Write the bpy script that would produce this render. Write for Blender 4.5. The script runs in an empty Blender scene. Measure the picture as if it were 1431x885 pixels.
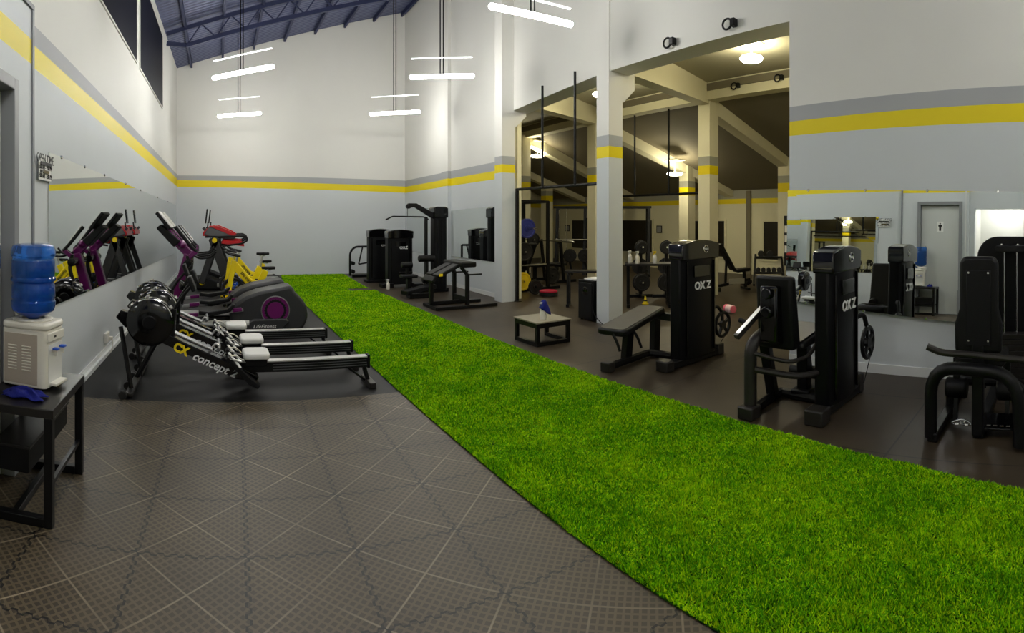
import bpy, bmesh, math, random
from mathutils import Vector, Matrix
random.seed(7)
PI = math.pi
sin, cos, tan, atan2 = math.sin, math.cos, math.tan, math.atan2
SC = bpy.context.scene
COL = SC.collection
# ---- the viewpoint: eye height, pixels per radian of the wide sweep, horizon row, column of the hall's long axis
HC, FP, XV, YH = 1.68, 750.0, 302.0, 308.0
def th(x): return (x - XV) / FP
def fl(x, y, z=0.0):
    d = (HC - z) * FP / (y - YH); t = th(x)
    return Vector((d * sin(t), d * cos(t), z))
def at_X(x, y, X):
    d = X / sin(th(x)); return Vector((X, d * cos(th(x)), HC + (YH - y) * d / FP))
def at_Y(x, y, Y):
    d = Y / cos(th(x)); return Vector((d * sin(th(x)), Y, HC + (YH - y) * d / FP))
def on_line(x, y, a, b):
    """point seen at (x, y) on the upright plane through plan points a and b"""
    dx, dy = sin(th(x)), cos(th(x))
    ex, ey = b[0] - a[0], b[1] - a[1]
    det = dx * (-ey) + ex * dy
    d = (a[0] * (-ey) + ex * a[1]) / det
    return Vector((d * dx, d * dy, HC + (YH - y) * d / FP))

# ---- materials
def lin(c):
    r = []
    for v in c[:3]:
        v = v / 255.0
        r.append(v / 12.92 if v <= 0.04045 else ((v + 0.055) / 1.055) ** 2.4)
    return (r[0], r[1], r[2], 1.0)
class NT:
    def __init__(s, m): s.t = m.node_tree; s.n = s.t.nodes; s.l = s.t.links
    def add(s, typ, **kw):
        nd = s.n.new(typ)
        for k, v in kw.items(): setattr(nd, k, v)
        return nd
    def link(s, a, b): s.l.new(a, b)
    def math(s, op, a, b=None, c=None):
        nd = s.n.new('ShaderNodeMath'); nd.operation = op
        for i, v in enumerate((a, b, c)):
            if v is None: continue
            if isinstance(v, (int, float)): nd.inputs[i].default_value = v
            else: s.l.new(v, nd.inputs[i])
        return nd.outputs[0]
    def mix(s, f, a, b):
        nd = s.n.new('ShaderNodeMix'); nd.data_type = 'RGBA'
        for sock, v in ((nd.inputs[0], f), (nd.inputs[6], a), (nd.inputs[7], b)):
            if isinstance(v, (int, float, tuple)): sock.default_value = v
            else: s.l.new(v, sock)
        return nd.outputs[2]
def mat(name, col, rough=0.5, metal=0.0, var=0.06, scale=6.0, bump=0.0, bscale=60.0, emit=None, estr=0.0, trans=0.0, coat=0.0, spec=0.5, ior=1.45):
    m = bpy.data.materials.new(name); m.use_nodes = True
    t = NT(m); b = t.n['Principled BSDF']
    c = lin(col)
    b.inputs['Roughness'].default_value = rough
    b.inputs['Metallic'].default_value = metal
    b.inputs['Specular IOR Level'].default_value = spec
    b.inputs['IOR'].default_value = ior
    b.inputs['Transmission Weight'].default_value = trans
    b.inputs['Coat Weight'].default_value = coat
    tc = t.add('ShaderNodeTexCoord')
    if var > 0:
        nz = t.add('ShaderNodeTexNoise'); nz.inputs['Scale'].default_value = scale; nz.inputs['Detail'].default_value = 4
        t.link(tc.outputs['Object'], nz.inputs['Vector'])
        lo = tuple(v * (1 - var) for v in c[:3]) + (1,); hi = tuple(min(1, v * (1 + var)) for v in c[:3]) + (1,)
        t.link(t.mix(nz.outputs['Fac'], lo, hi), b.inputs['Base Color'])
    else:
        b.inputs['Base Color'].default_value = c
    if bump > 0:
        n2 = t.add('ShaderNodeTexNoise'); n2.inputs['Scale'].default_value = bscale; n2.inputs['Detail'].default_value = 3
        t.link(tc.outputs['Object'], n2.inputs['Vector'])
        bp = t.add('ShaderNodeBump'); bp.inputs['Strength'].default_value = bump; bp.inputs['Distance'].default_value = 0.01
        t.link(n2.outputs['Fac'], bp.inputs['Height']); t.link(bp.outputs['Normal'], b.inputs['Normal'])
    if emit is not None:
        b.inputs['Emission Color'].default_value = lin(emit); b.inputs['Emission Strength'].default_value = estr
    return m
M = {}
M['wall_low'] = mat('pale grey wall paint', (208, 213, 215), 0.55, var=0.03, scale=1.2, bump=0.05, bscale=25)
M['wall_band'] = mat('mid grey wall paint', (172, 174, 176), 0.6, var=0.03, scale=1.5)
M['wall_yellow'] = mat('yellow wall paint', (238, 216, 8), 0.5, var=0.03, scale=2)
M['wall_white'] = mat('white wall paint', (226, 225, 219), 0.65, var=0.03, scale=1.0, bump=0.05, bscale=20)
M['wall_blue'] = mat('cool pale grey plaster', (203, 209, 211), 0.6, var=0.035, scale=1.0, bump=0.05, bscale=20)
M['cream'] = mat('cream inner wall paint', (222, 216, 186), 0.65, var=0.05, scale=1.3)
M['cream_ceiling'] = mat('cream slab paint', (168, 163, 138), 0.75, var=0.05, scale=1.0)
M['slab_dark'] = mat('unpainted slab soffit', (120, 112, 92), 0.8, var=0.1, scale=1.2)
M['yellow_in'] = mat('yellow wall paint inner', (232, 208, 6), 0.55, var=0.04)
M['band_in'] = mat('grey wall paint inner', (160, 158, 145), 0.6, var=0.03)
M['base_white'] = mat('white skirting', (224, 226, 224), 0.4, var=0.03)
M['black'] = mat('black powder coat', (11, 11, 12), 0.4, var=0.1, scale=12, spec=0.3)
M['black_gloss'] = mat('glossy black plastic', (7, 7, 8), 0.12, var=0.0, coat=0.3)
M['black_matt'] = mat('matt black plastic', (10, 10, 12), 0.55, var=0.1, bump=0.05, bscale=200, spec=0.3)
M['black_shroud'] = mat('black shroud plastic', (7, 7, 9), 0.42, var=0.1, scale=3, spec=0.25)
M['vinyl'] = mat('black vinyl upholstery', (10, 10, 10), 0.45, var=0.12, scale=8, bump=0.15, bscale=120, spec=0.3)
M['vinyl_grey'] = mat('worn grey vinyl', (92, 88, 80), 0.45, var=0.12, scale=7, bump=0.12, bscale=120)
M['gunmetal'] = mat('gunmetal tube', (40, 37, 34), 0.4, metal=0.3, var=0.12)
M['dark_grey'] = mat('dark grey plastic', (44, 44, 46), 0.45, var=0.08)
M['mid_grey'] = mat('mid grey plastic', (92, 93, 95), 0.42, var=0.06)
M['chrome'] = mat('chrome', (214, 214, 212), 0.18, metal=1.0, var=0.0)
M['alu'] = mat('brushed aluminium', (200, 200, 198), 0.32, metal=0.9, var=0.05, scale=30)
M['white_pad'] = mat('pale seat pad', (216, 216, 212), 0.5, var=0.05)
M['white_plastic'] = mat('white plastic', (226, 222, 210), 0.35, var=0.02)
M['white_side'] = mat('warm grey dispenser side', (176, 164, 150), 0.45, var=0.03)
M['purple'] = mat('purple gloss paint', (104, 12, 92), 0.3, var=0.08, coat=0.3)
M['red'] = mat('red gloss plastic', (196, 14, 26), 0.3, var=0.05, coat=0.3)
M['bike_yellow'] = mat('yellow bike paint', (250, 222, 18), 0.32, var=0.04, coat=0.3)
M['blue_spoke'] = mat('blue spoke', (38, 84, 190), 0.3, var=0.05)
M['blue_plate'] = mat('blue weight plate', (38, 46, 120), 0.5, var=0.1)
M['yellow_plate'] = mat('yellow weight plate', (214, 182, 20), 0.5, var=0.1)
M['red_plate'] = mat('red rubber plate', (188, 36, 66), 0.55, var=0.12)
M['rubber_plate'] = mat('black rubber plate', (21, 20, 19), 0.55, var=0.12)
M['blue_cloth'] = mat('blue cloth', (16, 26, 120), 0.85, var=0.2, scale=14, bump=0.4, bscale=90)
M['letter_white'] = mat('white lettering', (238, 238, 236), 0.5, var=0.0)
M['letter_yellow'] = mat('yellow lettering', (246, 214, 20), 0.5, var=0.0)
M['letter_black'] = mat('black lettering', (18, 18, 18), 0.5, var=0.0)
M['letter_grey'] = mat('grey lettering', (150, 150, 150), 0.5, var=0.0)
M['paper'] = mat('white notice board', (240, 240, 236), 0.5, var=0.0)
M['sign_dark'] = mat('dark ochre sign ink', (86, 74, 14), 0.5, var=0.0)
M['door_paint'] = mat('pale grey door paint', (206, 209, 206), 0.5, var=0.03)
M['door_frame'] = mat('grey steel door frame', (138, 140, 143), 0.45, var=0.05)
M['conduit'] = mat('grey trim', (128, 130, 136), 0.5, var=0.05)
M['glass_dark'] = mat('night window glass', (20, 22, 36), 0.5, var=0.0, spec=0.08)
M['win_dark'] = mat('dark window panel', (30, 26, 20), 0.35, var=0.2, scale=2)
M['mirror'] = mat('mirror silvering', (226, 230, 228), 0.01, metal=1.0, var=0.0)
M['ply_top'] = mat('worn ply table top', (146, 140, 122), 0.4, var=0.1, scale=8)
M['pink'] = mat('pink foam', (232, 112, 134), 0.6, var=0.05)
M['pale_pink'] = mat('pale pink cap', (238, 206, 206), 0.5, var=0.03)
M['table_black'] = mat('black table board', (26, 24, 23), 0.3, var=0.15, scale=5)
M['tube_lit'] = mat('lit white tube', (255, 255, 255), 0.4, var=0.0, emit=(255, 253, 247), estr=24.0)
M['ghost_lit'] = mat('white lamp ghost glow', (250, 250, 250), 0.4, var=0.0, emit=(250, 252, 255), estr=0.5)  # weak glow for the lens ghost added over each tube
M['lamp_lit'] = mat('lit ceiling lamp', (255, 255, 255), 0.4, var=0.0, emit=(255, 246, 212), estr=26.0)
M['lamp_lit_small'] = mat('lit small ceiling lamp', (255, 255, 255), 0.4, var=0.0, emit=(255, 246, 212), estr=12.0)
M['ghost_white'] = mat('white of lamp ghost', (250, 246, 228), 0.5, var=0.0)  # for the added ghost plate and its stem
M['truss'] = mat('blue grey steel', (50, 56, 88), 0.5, metal=0.2, var=0.08)
def bottle_mat():
    m = mat('blue translucent bottle', (52, 140, 255), 0.08, var=0.0, trans=0.8, ior=1.2, coat=0.5)
    return m
M['bottle'] = bottle_mat()
M['water'] = mat('blue water', (30, 110, 235), 0.06, var=0.0, trans=0.55, ior=1.33)

# ---- mesh builder
class MB:
    ORG = Vector((0, 0, 0))
    def __init__(s): s.b = bmesh.new(); s.mi = 0
    def _tag(s, n0):
        if s.mi:
            s.b.faces.ensure_lookup_table()
            for f in s.b.faces[n0:]: f.material_index = s.mi
    def box(s, c, size, rz=0, ry=0, rx=0):
        n0 = len(s.b.faces)
        mt = Matrix.Translation(c) @ Matrix.Rotation(rz, 4, 'Z') @ Matrix.Rotation(ry, 4, 'Y') @ Matrix.Rotation(rx, 4, 'X') @ Matrix.Diagonal((size[0], size[1], size[2], 1))
        bmesh.ops.create_cube(s.b, size=1, matrix=mt); s._tag(n0); return s
    def span(s, x0, x1, y0, y1, z0, z1):
        return s.box(((x0 + x1) / 2, (y0 + y1) / 2, (z0 + z1) / 2), (abs(x1 - x0), abs(y1 - y0), abs(z1 - z0)))
    def bar(s, p, q, w, h=None, up=(0, 0, 1)):
        """square-section bar from p to q, w across, h along up"""
        h = h or w; p = Vector(p); q = Vector(q); d = (q - p); L = d.length; d.normalize()
        up = Vector(up)
        if abs(d.dot(up)) > 0.98: up = Vector((1, 0, 0))
        sx = d.cross(up).normalized(); uz = sx.cross(d).normalized()
        mt = Matrix(((d.x, sx.x, uz.x, 0), (d.y, sx.y, uz.y, 0), (d.z, sx.z, uz.z, 0), (0, 0, 0, 1)))
        n0 = len(s.b.faces)
        bmesh.ops.create_cube(s.b, size=1, matrix=Matrix.Translation((p + q) / 2) @ mt @ Matrix.Diagonal((L, w, h, 1)))
        s._tag(n0); return s
    def cyl(s, p, q, r, r2=None, seg=16):
        p = Vector(p); q = Vector(q); d = q - p
        rot = Vector((0, 0, 1)).rotation_difference(d.normalized()).to_matrix().to_4x4()
        n0 = len(s.b.faces)
        bmesh.ops.create_cone(s.b, cap_ends=True, segments=seg, radius1=r, radius2=r if r2 is None else r2, depth=d.length, matrix=Matrix.Translation((p + q) / 2) @ rot)
        s._tag(n0); return s
    def ball(s, c, r, sc=(1, 1, 1), seg=14):
        n0 = len(s.b.faces)
        bmesh.ops.create_uvsphere(s.b, u_segments=seg, v_segments=max(6, seg // 2 + 1), radius=r, matrix=Matrix.Translation(c) @ Matrix.Diagonal((sc[0], sc[1], sc[2], 1)))
        s._tag(n0); return s
    def tube(s, pts, r, seg=10, fillet=0.0, closed=False, flat=1.0):
        pts = [Vector(p) for p in pts]
        if fillet > 0: pts = fil(pts, fillet, closed)
        n = len(pts); rings = []; nrm = None; n0 = len(s.b.faces)
        for i, p in enumerate(pts):
            a = pts[(i - 1) % n] if (closed or i > 0) else p
            c = pts[(i + 1) % n] if (closed or i < n - 1) else p
            t = (c - a).normalized()
            if nrm is None:
                nrm = t.cross(Vector((0, 0, 1)))
                if nrm.length < 0.05: nrm = t.cross(Vector((0, 1, 0)))
            nrm = (nrm - t * nrm.dot(t)).normalized(); bn = t.cross(nrm)
            rings.append([s.b.verts.new(p + nrm * (r * cos(2 * PI * k / seg)) + bn * (r * flat * sin(2 * PI * k / seg))) for k in range(seg)])
        for i in range(n if closed else n - 1):
            A, B = rings[i], rings[(i + 1) % n]
            for k in range(seg): s.b.faces.new((A[k], A[(k + 1) % seg], B[(k + 1) % seg], B[k]))
        if not closed:
            s.b.faces.new(rings[0][::-1]); s.b.faces.new(rings[-1])
        s._tag(n0); return s
    def lathe(s, prof, o=(0, 0, 0), axis='z', seg=28):
        n0 = len(s.b.faces); rings = []
        def P(r, a, z):
            if axis == 'z': v = (r * cos(a), r * sin(a), z)
            elif axis == 'y': v = (r * cos(a), -z, r * sin(a))
            else: v = (z, r * cos(a), r * sin(a))
            return Vector(v) + Vector(o)
        for r, z in prof:
            if r < 1e-5: rings.append([s.b.verts.new(P(0, 0, z))])
            else: rings.append([s.b.verts.new(P(r, 2 * PI * k / seg, z)) for k in range(seg)])
        for A, B in zip(rings, rings[1:]):
            for k in range(seg):
                k2 = (k + 1) % seg
                if len(A) == 1 and len(B) == 1: continue
                if len(A) == 1: s.b.faces.new((A[0], B[k2], B[k]))
                elif len(B) == 1: s.b.faces.new((A[k], A[k2], B[0]))
                else: s.b.faces.new((A[k], A[k2], B[k2], B[k]))
        for R, rev in ((rings[0], True), (rings[-1], False)):
            if len(R) > 1: s.b.faces.new(R[::-1] if rev else R)
        s._tag(n0); return s
    def torus(s, c, R, r, axis='y', seg=28, rs=8, a0=0, a1=2 * PI):
        full = abs(a1 - a0 - 2 * PI) < 1e-4
        pts = []
        n = seg
        for k in range(n if full else n + 1):
            a = a0 + (a1 - a0) * k / n
            if axis == 'y': v = (R * cos(a), 0, R * sin(a))
            elif axis == 'z': v = (R * cos(a), R * sin(a), 0)
            else: v = (0, R * cos(a), R * sin(a))
            pts.append(Vector(v) + Vector(c))
        return s.tube(pts, r, seg=rs, closed=full)
    def prism(s, poly, a, b, plane='xz'):
        """outline drawn in a plane, extruded from a to b along the other axis"""
        n0 = len(s.b.faces)
        def P(u, v, w): return {'xz': (u, w, v), 'yz': (w, u, v), 'xy': (u, v, w)}[plane]
        A = [s.b.verts.new(P(u, v, a)) for u, v in poly]; B = [s.b.verts.new(P(u, v, b)) for u, v in poly]
        n = len(poly)
        s.b.faces.new(A); s.b.faces.new(B[::-1])
        for i in range(n): s.b.faces.new((A[i], B[i], B[(i + 1) % n], A[(i + 1) % n]))
        s._tag(n0); return s
    def quad(s, *pts):
        n0 = len(s.b.faces); s.b.faces.new([s.b.verts.new(p) for p in pts]); s._tag(n0); return s
    def build(s, name, mats, parent=None, bevel=0.0, seg=2, smooth=True, loc=None, angle=35, normals=True):
        if MB.ORG.length > 0: bmesh.ops.translate(s.b, verts=s.b.verts, vec=-MB.ORG)
        if normals: bmesh.ops.recalc_face_normals(s.b, faces=s.b.faces)
        me = bpy.data.meshes.new(name); s.b.to_mesh(me); s.b.free()
        for m in (mats if isinstance(mats, (list, tuple)) else [mats]): me.materials.append(M[m] if isinstance(m, str) else m)
        if smooth:
            me.shade_smooth(); me.set_sharp_from_angle(angle=math.radians(angle))
        o = bpy.data.objects.new(name, me); COL.objects.link(o)
        if parent: o.parent = parent
        if loc is not None: o.location = loc
        if bevel > 0:
            md = o.modifiers.new('soft_edges', 'BEVEL'); md.width = bevel; md.segments = seg; md.limit_method = 'ANGLE'; md.angle_limit = math.radians(40)
            md.harden_normals = False
        return o
def fil(pts, r, closed=False):
    n = len(pts); out = []
    for i in range(n):
        if not closed and i in (0, n - 1): out.append(pts[i]); continue
        p, a, c = pts[i], pts[(i - 1) % n], pts[(i + 1) % n]
        u, v = a - p, c - p; rr = min(r, u.length * 0.48, v.length * 0.48)
        A, C = p + u.normalized() * rr, p + v.normalized() * rr
        for k in range(6):
            t = k / 5
            out.append(A * (1 - t) ** 2 + p * 2 * t * (1 - t) + C * t * t)
    return out
def arc(cx, cy, r, a0, a1, n=10, ry=None):
    ry = ry or r
    return [(cx + r * cos(math.radians(a0 + (a1 - a0) * k / n)), cy + ry * sin(math.radians(a0 + (a1 - a0) * k / n))) for k in range(n + 1)]
def circle(cx, cy, r, n=28): return [(cx + r * cos(2 * PI * k / n), cy + r * sin(2 * PI * k / n)) for k in range(n)]
def rrect(x0, x1, y0, y1, r, n=4):
    p = []
    for cx, cy, a in ((x1 - r, y1 - r, 0), (x0 + r, y1 - r, 90), (x0 + r, y0 + r, 180), (x1 - r, y0 + r, 270)): p += arc(cx, cy, r, a, a + 90, n)
    return p
def tag(o, label=None, cat=None, group=None, kind=None):
    if label: o['label'] = label
    if cat: o['category'] = cat
    if group: o['group'] = group
    if kind: o['kind'] = kind
    return o
def thing(name, loc, label, cat, group=None, rz=0):
    o = bpy.data.objects.new(name, None); o.empty_display_size = 0.1; COL.objects.link(o)
    o.location = loc; o.rotation_euler = (0, 0, rz)
    return tag(o, label, cat, group)
def copy_tree(o, parent=None):
    c = o.copy(); COL.objects.link(c)
    if parent: c.parent = parent
    for ch in [x for x in bpy.data.objects if x.parent == o]: copy_tree(ch, c)
    return c
def clone(o, loc, label=None, group=None, rz=None):
    c = copy_tree(o); c.location = loc
    if label: c['label'] = label
    if group: c['group'] = group
    if rz is not None: c.rotation_euler = (0, 0, rz)
    return c
def text(body, size, mat_, parent, loc, rot, name='lettering', shear=0.0, extrude=0.0015, align='CENTER', bold=0.0, sx=1.0):
    cu = bpy.data.curves.new(name, 'FONT'); cu.body = body; cu.size = size; cu.align_x = align; cu.align_y = 'CENTER'
    cu.extrude = extrude; cu.shear = shear; cu.offset = bold; cu.resolution_u = 3
    t = bpy.data.objects.new(name, cu); COL.objects.link(t)
    dg = bpy.context.evaluated_depsgraph_get()
    me = bpy.data.meshes.new_from_object(t.evaluated_get(dg)); bpy.data.objects.remove(t)
    me.materials.clear(); me.materials.append(M[mat_])
    o = bpy.data.objects.new(name, me); COL.objects.link(o)
    o.location = Vector(loc) - MB.ORG; o.rotation_euler = rot; o.scale = (sx, 1, 1)
    if parent: o.parent = parent
    return o
FRONT = (PI / 2, 0, 0)          # lettering read from -Y
LEFTW = (PI / 2, 0, -PI / 2)    # lettering read from -X
RIGHTW = (PI / 2, 0, PI / 2)    # lettering read from +X
EXPOSURE = 1.9
import numpy as np
# ============ shell ============
def XL(y): return -1.2 - 0.0177 * (16.4 - y)
LA, LB = (XL(16.4), 16.4), (XL(3.0), 3.0)
def XR(y): return 5.8 + (y - 10.0) * 0.0344
RA, RB = (XR(16.4), 16.4), (XR(9.6), 9.6)
XW = 5.57
def slab(mb, p0, p1, n, t, za0, zb0, za1, zb1, mi=0):
    """upright slab between plan points p0 and p1, bottom/top heights at each end, pushed back by t along -n"""
    b = mb.b; n0 = len(b.faces)
    f = [(p0[0], p0[1], za0), (p1[0], p1[1], za1), (p1[0], p1[1], zb1), (p0[0], p0[1], zb0)]
    F = [b.verts.new(v) for v in f]; B = [b.verts.new((v[0] - n[0] * t, v[1] - n[1] * t, v[2])) for v in f]
    b.faces.new(F); b.faces.new(B[::-1])
    for i in range(4): b.faces.new((F[i], B[i], B[(i + 1) % 4], F[(i + 1) % 4]))
    b.faces.ensure_lookup_table()
    for q in b.faces[n0:]: q.material_index = mi
def banded(mb, p0, p1, n, t, h0, h1, mis):
    for i, mi in enumerate(mis): slab(mb, p0, p1, n, t, h0[i], h0[i + 1], h1[i], h1[i + 1], mi)
PAINT = ['wall_low', 'wall_yellow', 'wall_band', 'wall_white']
def structure(mb, name, mats, parent=None, bevel=0):
    o = mb.build(name, mats, parent, smooth=False, bevel=bevel)
    if parent is None: o['kind'] = 'structure'
    return o
ROOF0, ROOFS = 6.69, 0.293
def roofz(x): return ROOF0 + ROOFS * x
# left wall, main stretch: pixel heights of the paint bands at both ends
yj = 3.76
hl0 = [on_line(46, y, LA, LB).z for y in (93.5, 61.5, 33)]
hl1 = [on_line(246.5, y, LA, LB).z for y in (260, 249, 243)]
mb = MB()
banded(mb, (XL(yj), yj), (XL(16.4), 16.4), (1, 0), 0.2, [0] + hl0 + [6.40], [0] + hl1 + [6.40], [0, 1, 2, 3])
wl = structure(mb, 'wall_left', PAINT)
# door bay standing proud of the left wall, with the door opening in it
XB = -1.335; bz = 3.27; dy0, dy1, dz = 2.33, 3.27, 2.54
hb = [hl0[0] - 0.06, hl0[1] - 0.06]
mb = MB()
def bayp(y0, y1, z0): 
    banded(mb, (XB, y0), (XB, y1), (1, 0), 0.28, [z0, hb[0], hb[1], bz], [z0, hb[0], hb[1], bz], [0, 1, 0])
bayp(dy1, yj, 0); bayp(2.1, dy0, 0); bayp(dy0, dy1, dz)
wb = structure(mb, 'wall_left_door_bay', PAINT)
MB().span(XB + 0.0, XB + 0.012, yj - 0.035, yj + 0.004, 0, bz).span(XB, XB + 0.014, 2.1, yj, bz - 0.035, bz).build('trim', 'conduit', wb, smooth=False)
MB().span(XB + 0.0, XB + 0.02, 2.16, 2.185, 0, bz - 0.04).build('cable_trunking', 'base_white', wb, smooth=False)
mb = MB()
slab(mb, (XL(2.1), 2.1), (XL(yj), yj), (1, 0), 0.2, bz, 6.4, bz, 6.4, 0)
structure(mb, 'wall_left_upper', ['wall_white'])
# door
mb = MB()
w_ = 0.075
mb.span(XB - 0.06, XB + 0.05, dy1 - 0.005, dy1 + w_, 0, dz + w_).span(XB - 0.06, XB + 0.05, dy0 - w_, dy0 + 0.005, 0, dz + w_).span(XB - 0.06, XB + 0.05, dy0, dy1, dz - 0.005, dz + w_)
mb.span(XB - 0.12, XB - 0.105, dy1 - 0.035, dy1 + 0.0, 0, dz).span(XB - 0.12, XB - 0.105, dy0, dy0 + 0.035, 0, dz).span(XB - 0.12, XB - 0.105, dy0, dy1, dz - 0.03, dz)
door = structure(mb, 'door_1', ['door_frame'], bevel=0.006)
mb = MB().span(XB - 0.10, XB - 0.045, dy0 + 0.012, dy1 - 0.012, 0.01, dz - 0.012)
leaf = mb.build('door_leaf', 'door_paint', door, smooth=False, bevel=0.004)
hd = MB().tube([(XB - 0.045, dy1 - 0.13, 1.36), (XB - 0.005, dy1 - 0.13, 1.37), (XB - 0.005, dy1 - 0.13, 1.54), (XB - 0.045, dy1 - 0.13, 1.55)], 0.009, fillet=0.03).build('door_handle', 'chrome', leaf)
sg = thing('restroom_sign', (XB - 0.044, 2.8, 2.02), 'small white restroom sign with black figure on grey door, seen in right mirror', 'sign')
MB().span(0, 0.004, -0.08, 0.08, -0.12, 0.12).build('sign_plate', 'paper', sg, smooth=False)
MB().cyl((0.004, 0, 0.072), (0.007, 0, 0.072), 0.018, seg=18).prism([(-0.045, 0.045), (0.045, 0.045), (0.045, -0.0), (0.028, 0.0), (0.022, -0.1), (0.004, -0.1), (0, -0.03), (-0.004, -0.1), (-0.022, -0.1), (-0.028, 0.0), (-0.045, 0.0)], 0.004, 0.007, 'yz').build('pictogram', 'letter_black', sg, smooth=False)
# rear stretch of the left wall with a lit alcove (seen in the mirror on the right)
mb = MB()
a0, a1, az = 0.35, 1.98, 2.45
hr = [hl0[0] - 0.02, hl0[1] - 0.02, hl0[2], 6.4]
for y0, y1, z0 in ((a1, 2.1, 0), (-4.5, a0, 0), (a0, a1, az)):
    banded(mb, (XL(2.5), y0), (XL(2.5), y1), (1, 0), 0.2, [z0] + hr, [z0] + hr, [0, 1, 2, 3])
structure(mb, 'wall_left_rear', PAINT)
xa = XL(2.5)
mb = MB().span(xa - 1.1, xa - 1.0, a0 - 0.1, a1 + 0.1, 0, az + 0.5).span(xa - 1.0, xa - 0.2, a0 - 0.1, a0, 0, az + 0.5).span(xa - 1.0, xa - 0.2, a1, a1 + 0.1, 0, az + 0.5).span(xa - 1.0, xa - 0.2, a0, a1, az + 0.4, az + 0.5)
structure(mb, 'wall_alcove', ['wall_white'])
# back wall
zb = [at_Y(247, y, 16.4).z for y in (261, 251.5, 245)]; zc = [at_Y(565, y, 16.4).z for y in (269.5, 261, 252.5)]
mb = MB()
banded(mb, (XL(16.4) - 0.2, 16.4), (XR(16.4) + 0.2, 16.4), (0, -1), 0.2, [0] + zb + [roofz(-1.4)], [0] + zc + [roofz(6.2)], [0, 1, 2, 3])
structure(mb, 'wall_back', ['wall_low', 'wall_yellow', 'wall_band', 'wall_white'])
# far right wall
hf0 = [on_line(567, y, RA, RB).z for y in (269.5, 261, 252.5)]
hf1 = [on_line(699, y, RA, RB).z for y in (249.5, 237.5, 225)]
mb = MB()
banded(mb, RA, (XR(9.6), 9.6), (-1, 0), 0.2, [0] + hf0 + [8.35], [0] + hf1 + [8.35], [0, 1, 2, 3])
wrf = structure(mb, 'wall_right_far', PAINT)
pA, pB = on_line(621, 300, RA, RB), on_line(630, 300, RA, RB)
f1 = (pA.y - 16.4) / (9.6 - 16.4); hp = [a + (b - a) * f1 for a, b in zip(hf0, hf1)]
mb = MB()
banded(mb, (pA.x - 0.09, pA.y), (pB.x - 0.09, pB.y), (-1, 0), 0.1, [0] + hp + [8.3], [0] + hp + [8.3], [0, 1, 2, 3])
structure(mb, 'wall_right_far_pilaster', PAINT)
# bulkhead above the opening
mb = MB()
slab(mb, (5.86, 9.6), (5.78, 6.6), (-1, 0), 0.42, 3.95, 8.35, 4.08, 8.35, 0)
slab(mb, (5.78, 6.6), (5.60, 3.0), (-1, 0), 0.42, 4.08, 8.35, 4.05, 8.3, 0)
bulk = structure(mb, 'wall_right_bulkhead', ['wall_white'])
# near right wall
hn0 = [at_X(1106, y, XW).z for y in (190, 170, 149.5)]; hn1 = [at_X(1431, y, XW).z for y in (170.4, 144, 119.5)]
mb = MB()
y1w = at_X(1431, 300, XW).y
banded(mb, (XW, y1w), (XW, 3.06), (-1, 0), 0.2, [0] + hn1 + [8.3], [0] + hn0 + [8.3], [0, 1, 2, 3])
banded(mb, (XW, -4.5), (XW, y1w), (-1, 0), 0.2, [0] + hn1 + [8.3], [0] + hn1 + [8.3], [0, 1, 2, 3])
structure(mb, 'wall_right', PAINT)
# wall behind the viewpoint
mb = MB(); hh = hn1
banded(mb, (-1.8, -4.5), (5.8, -4.5), (0, 1), 0.2, [0] + hh + [roofz(-1.8)], [0] + hh + [roofz(5.8)], [0, 1, 2, 3])
structure(mb, 'wall_front', PAINT)

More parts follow.
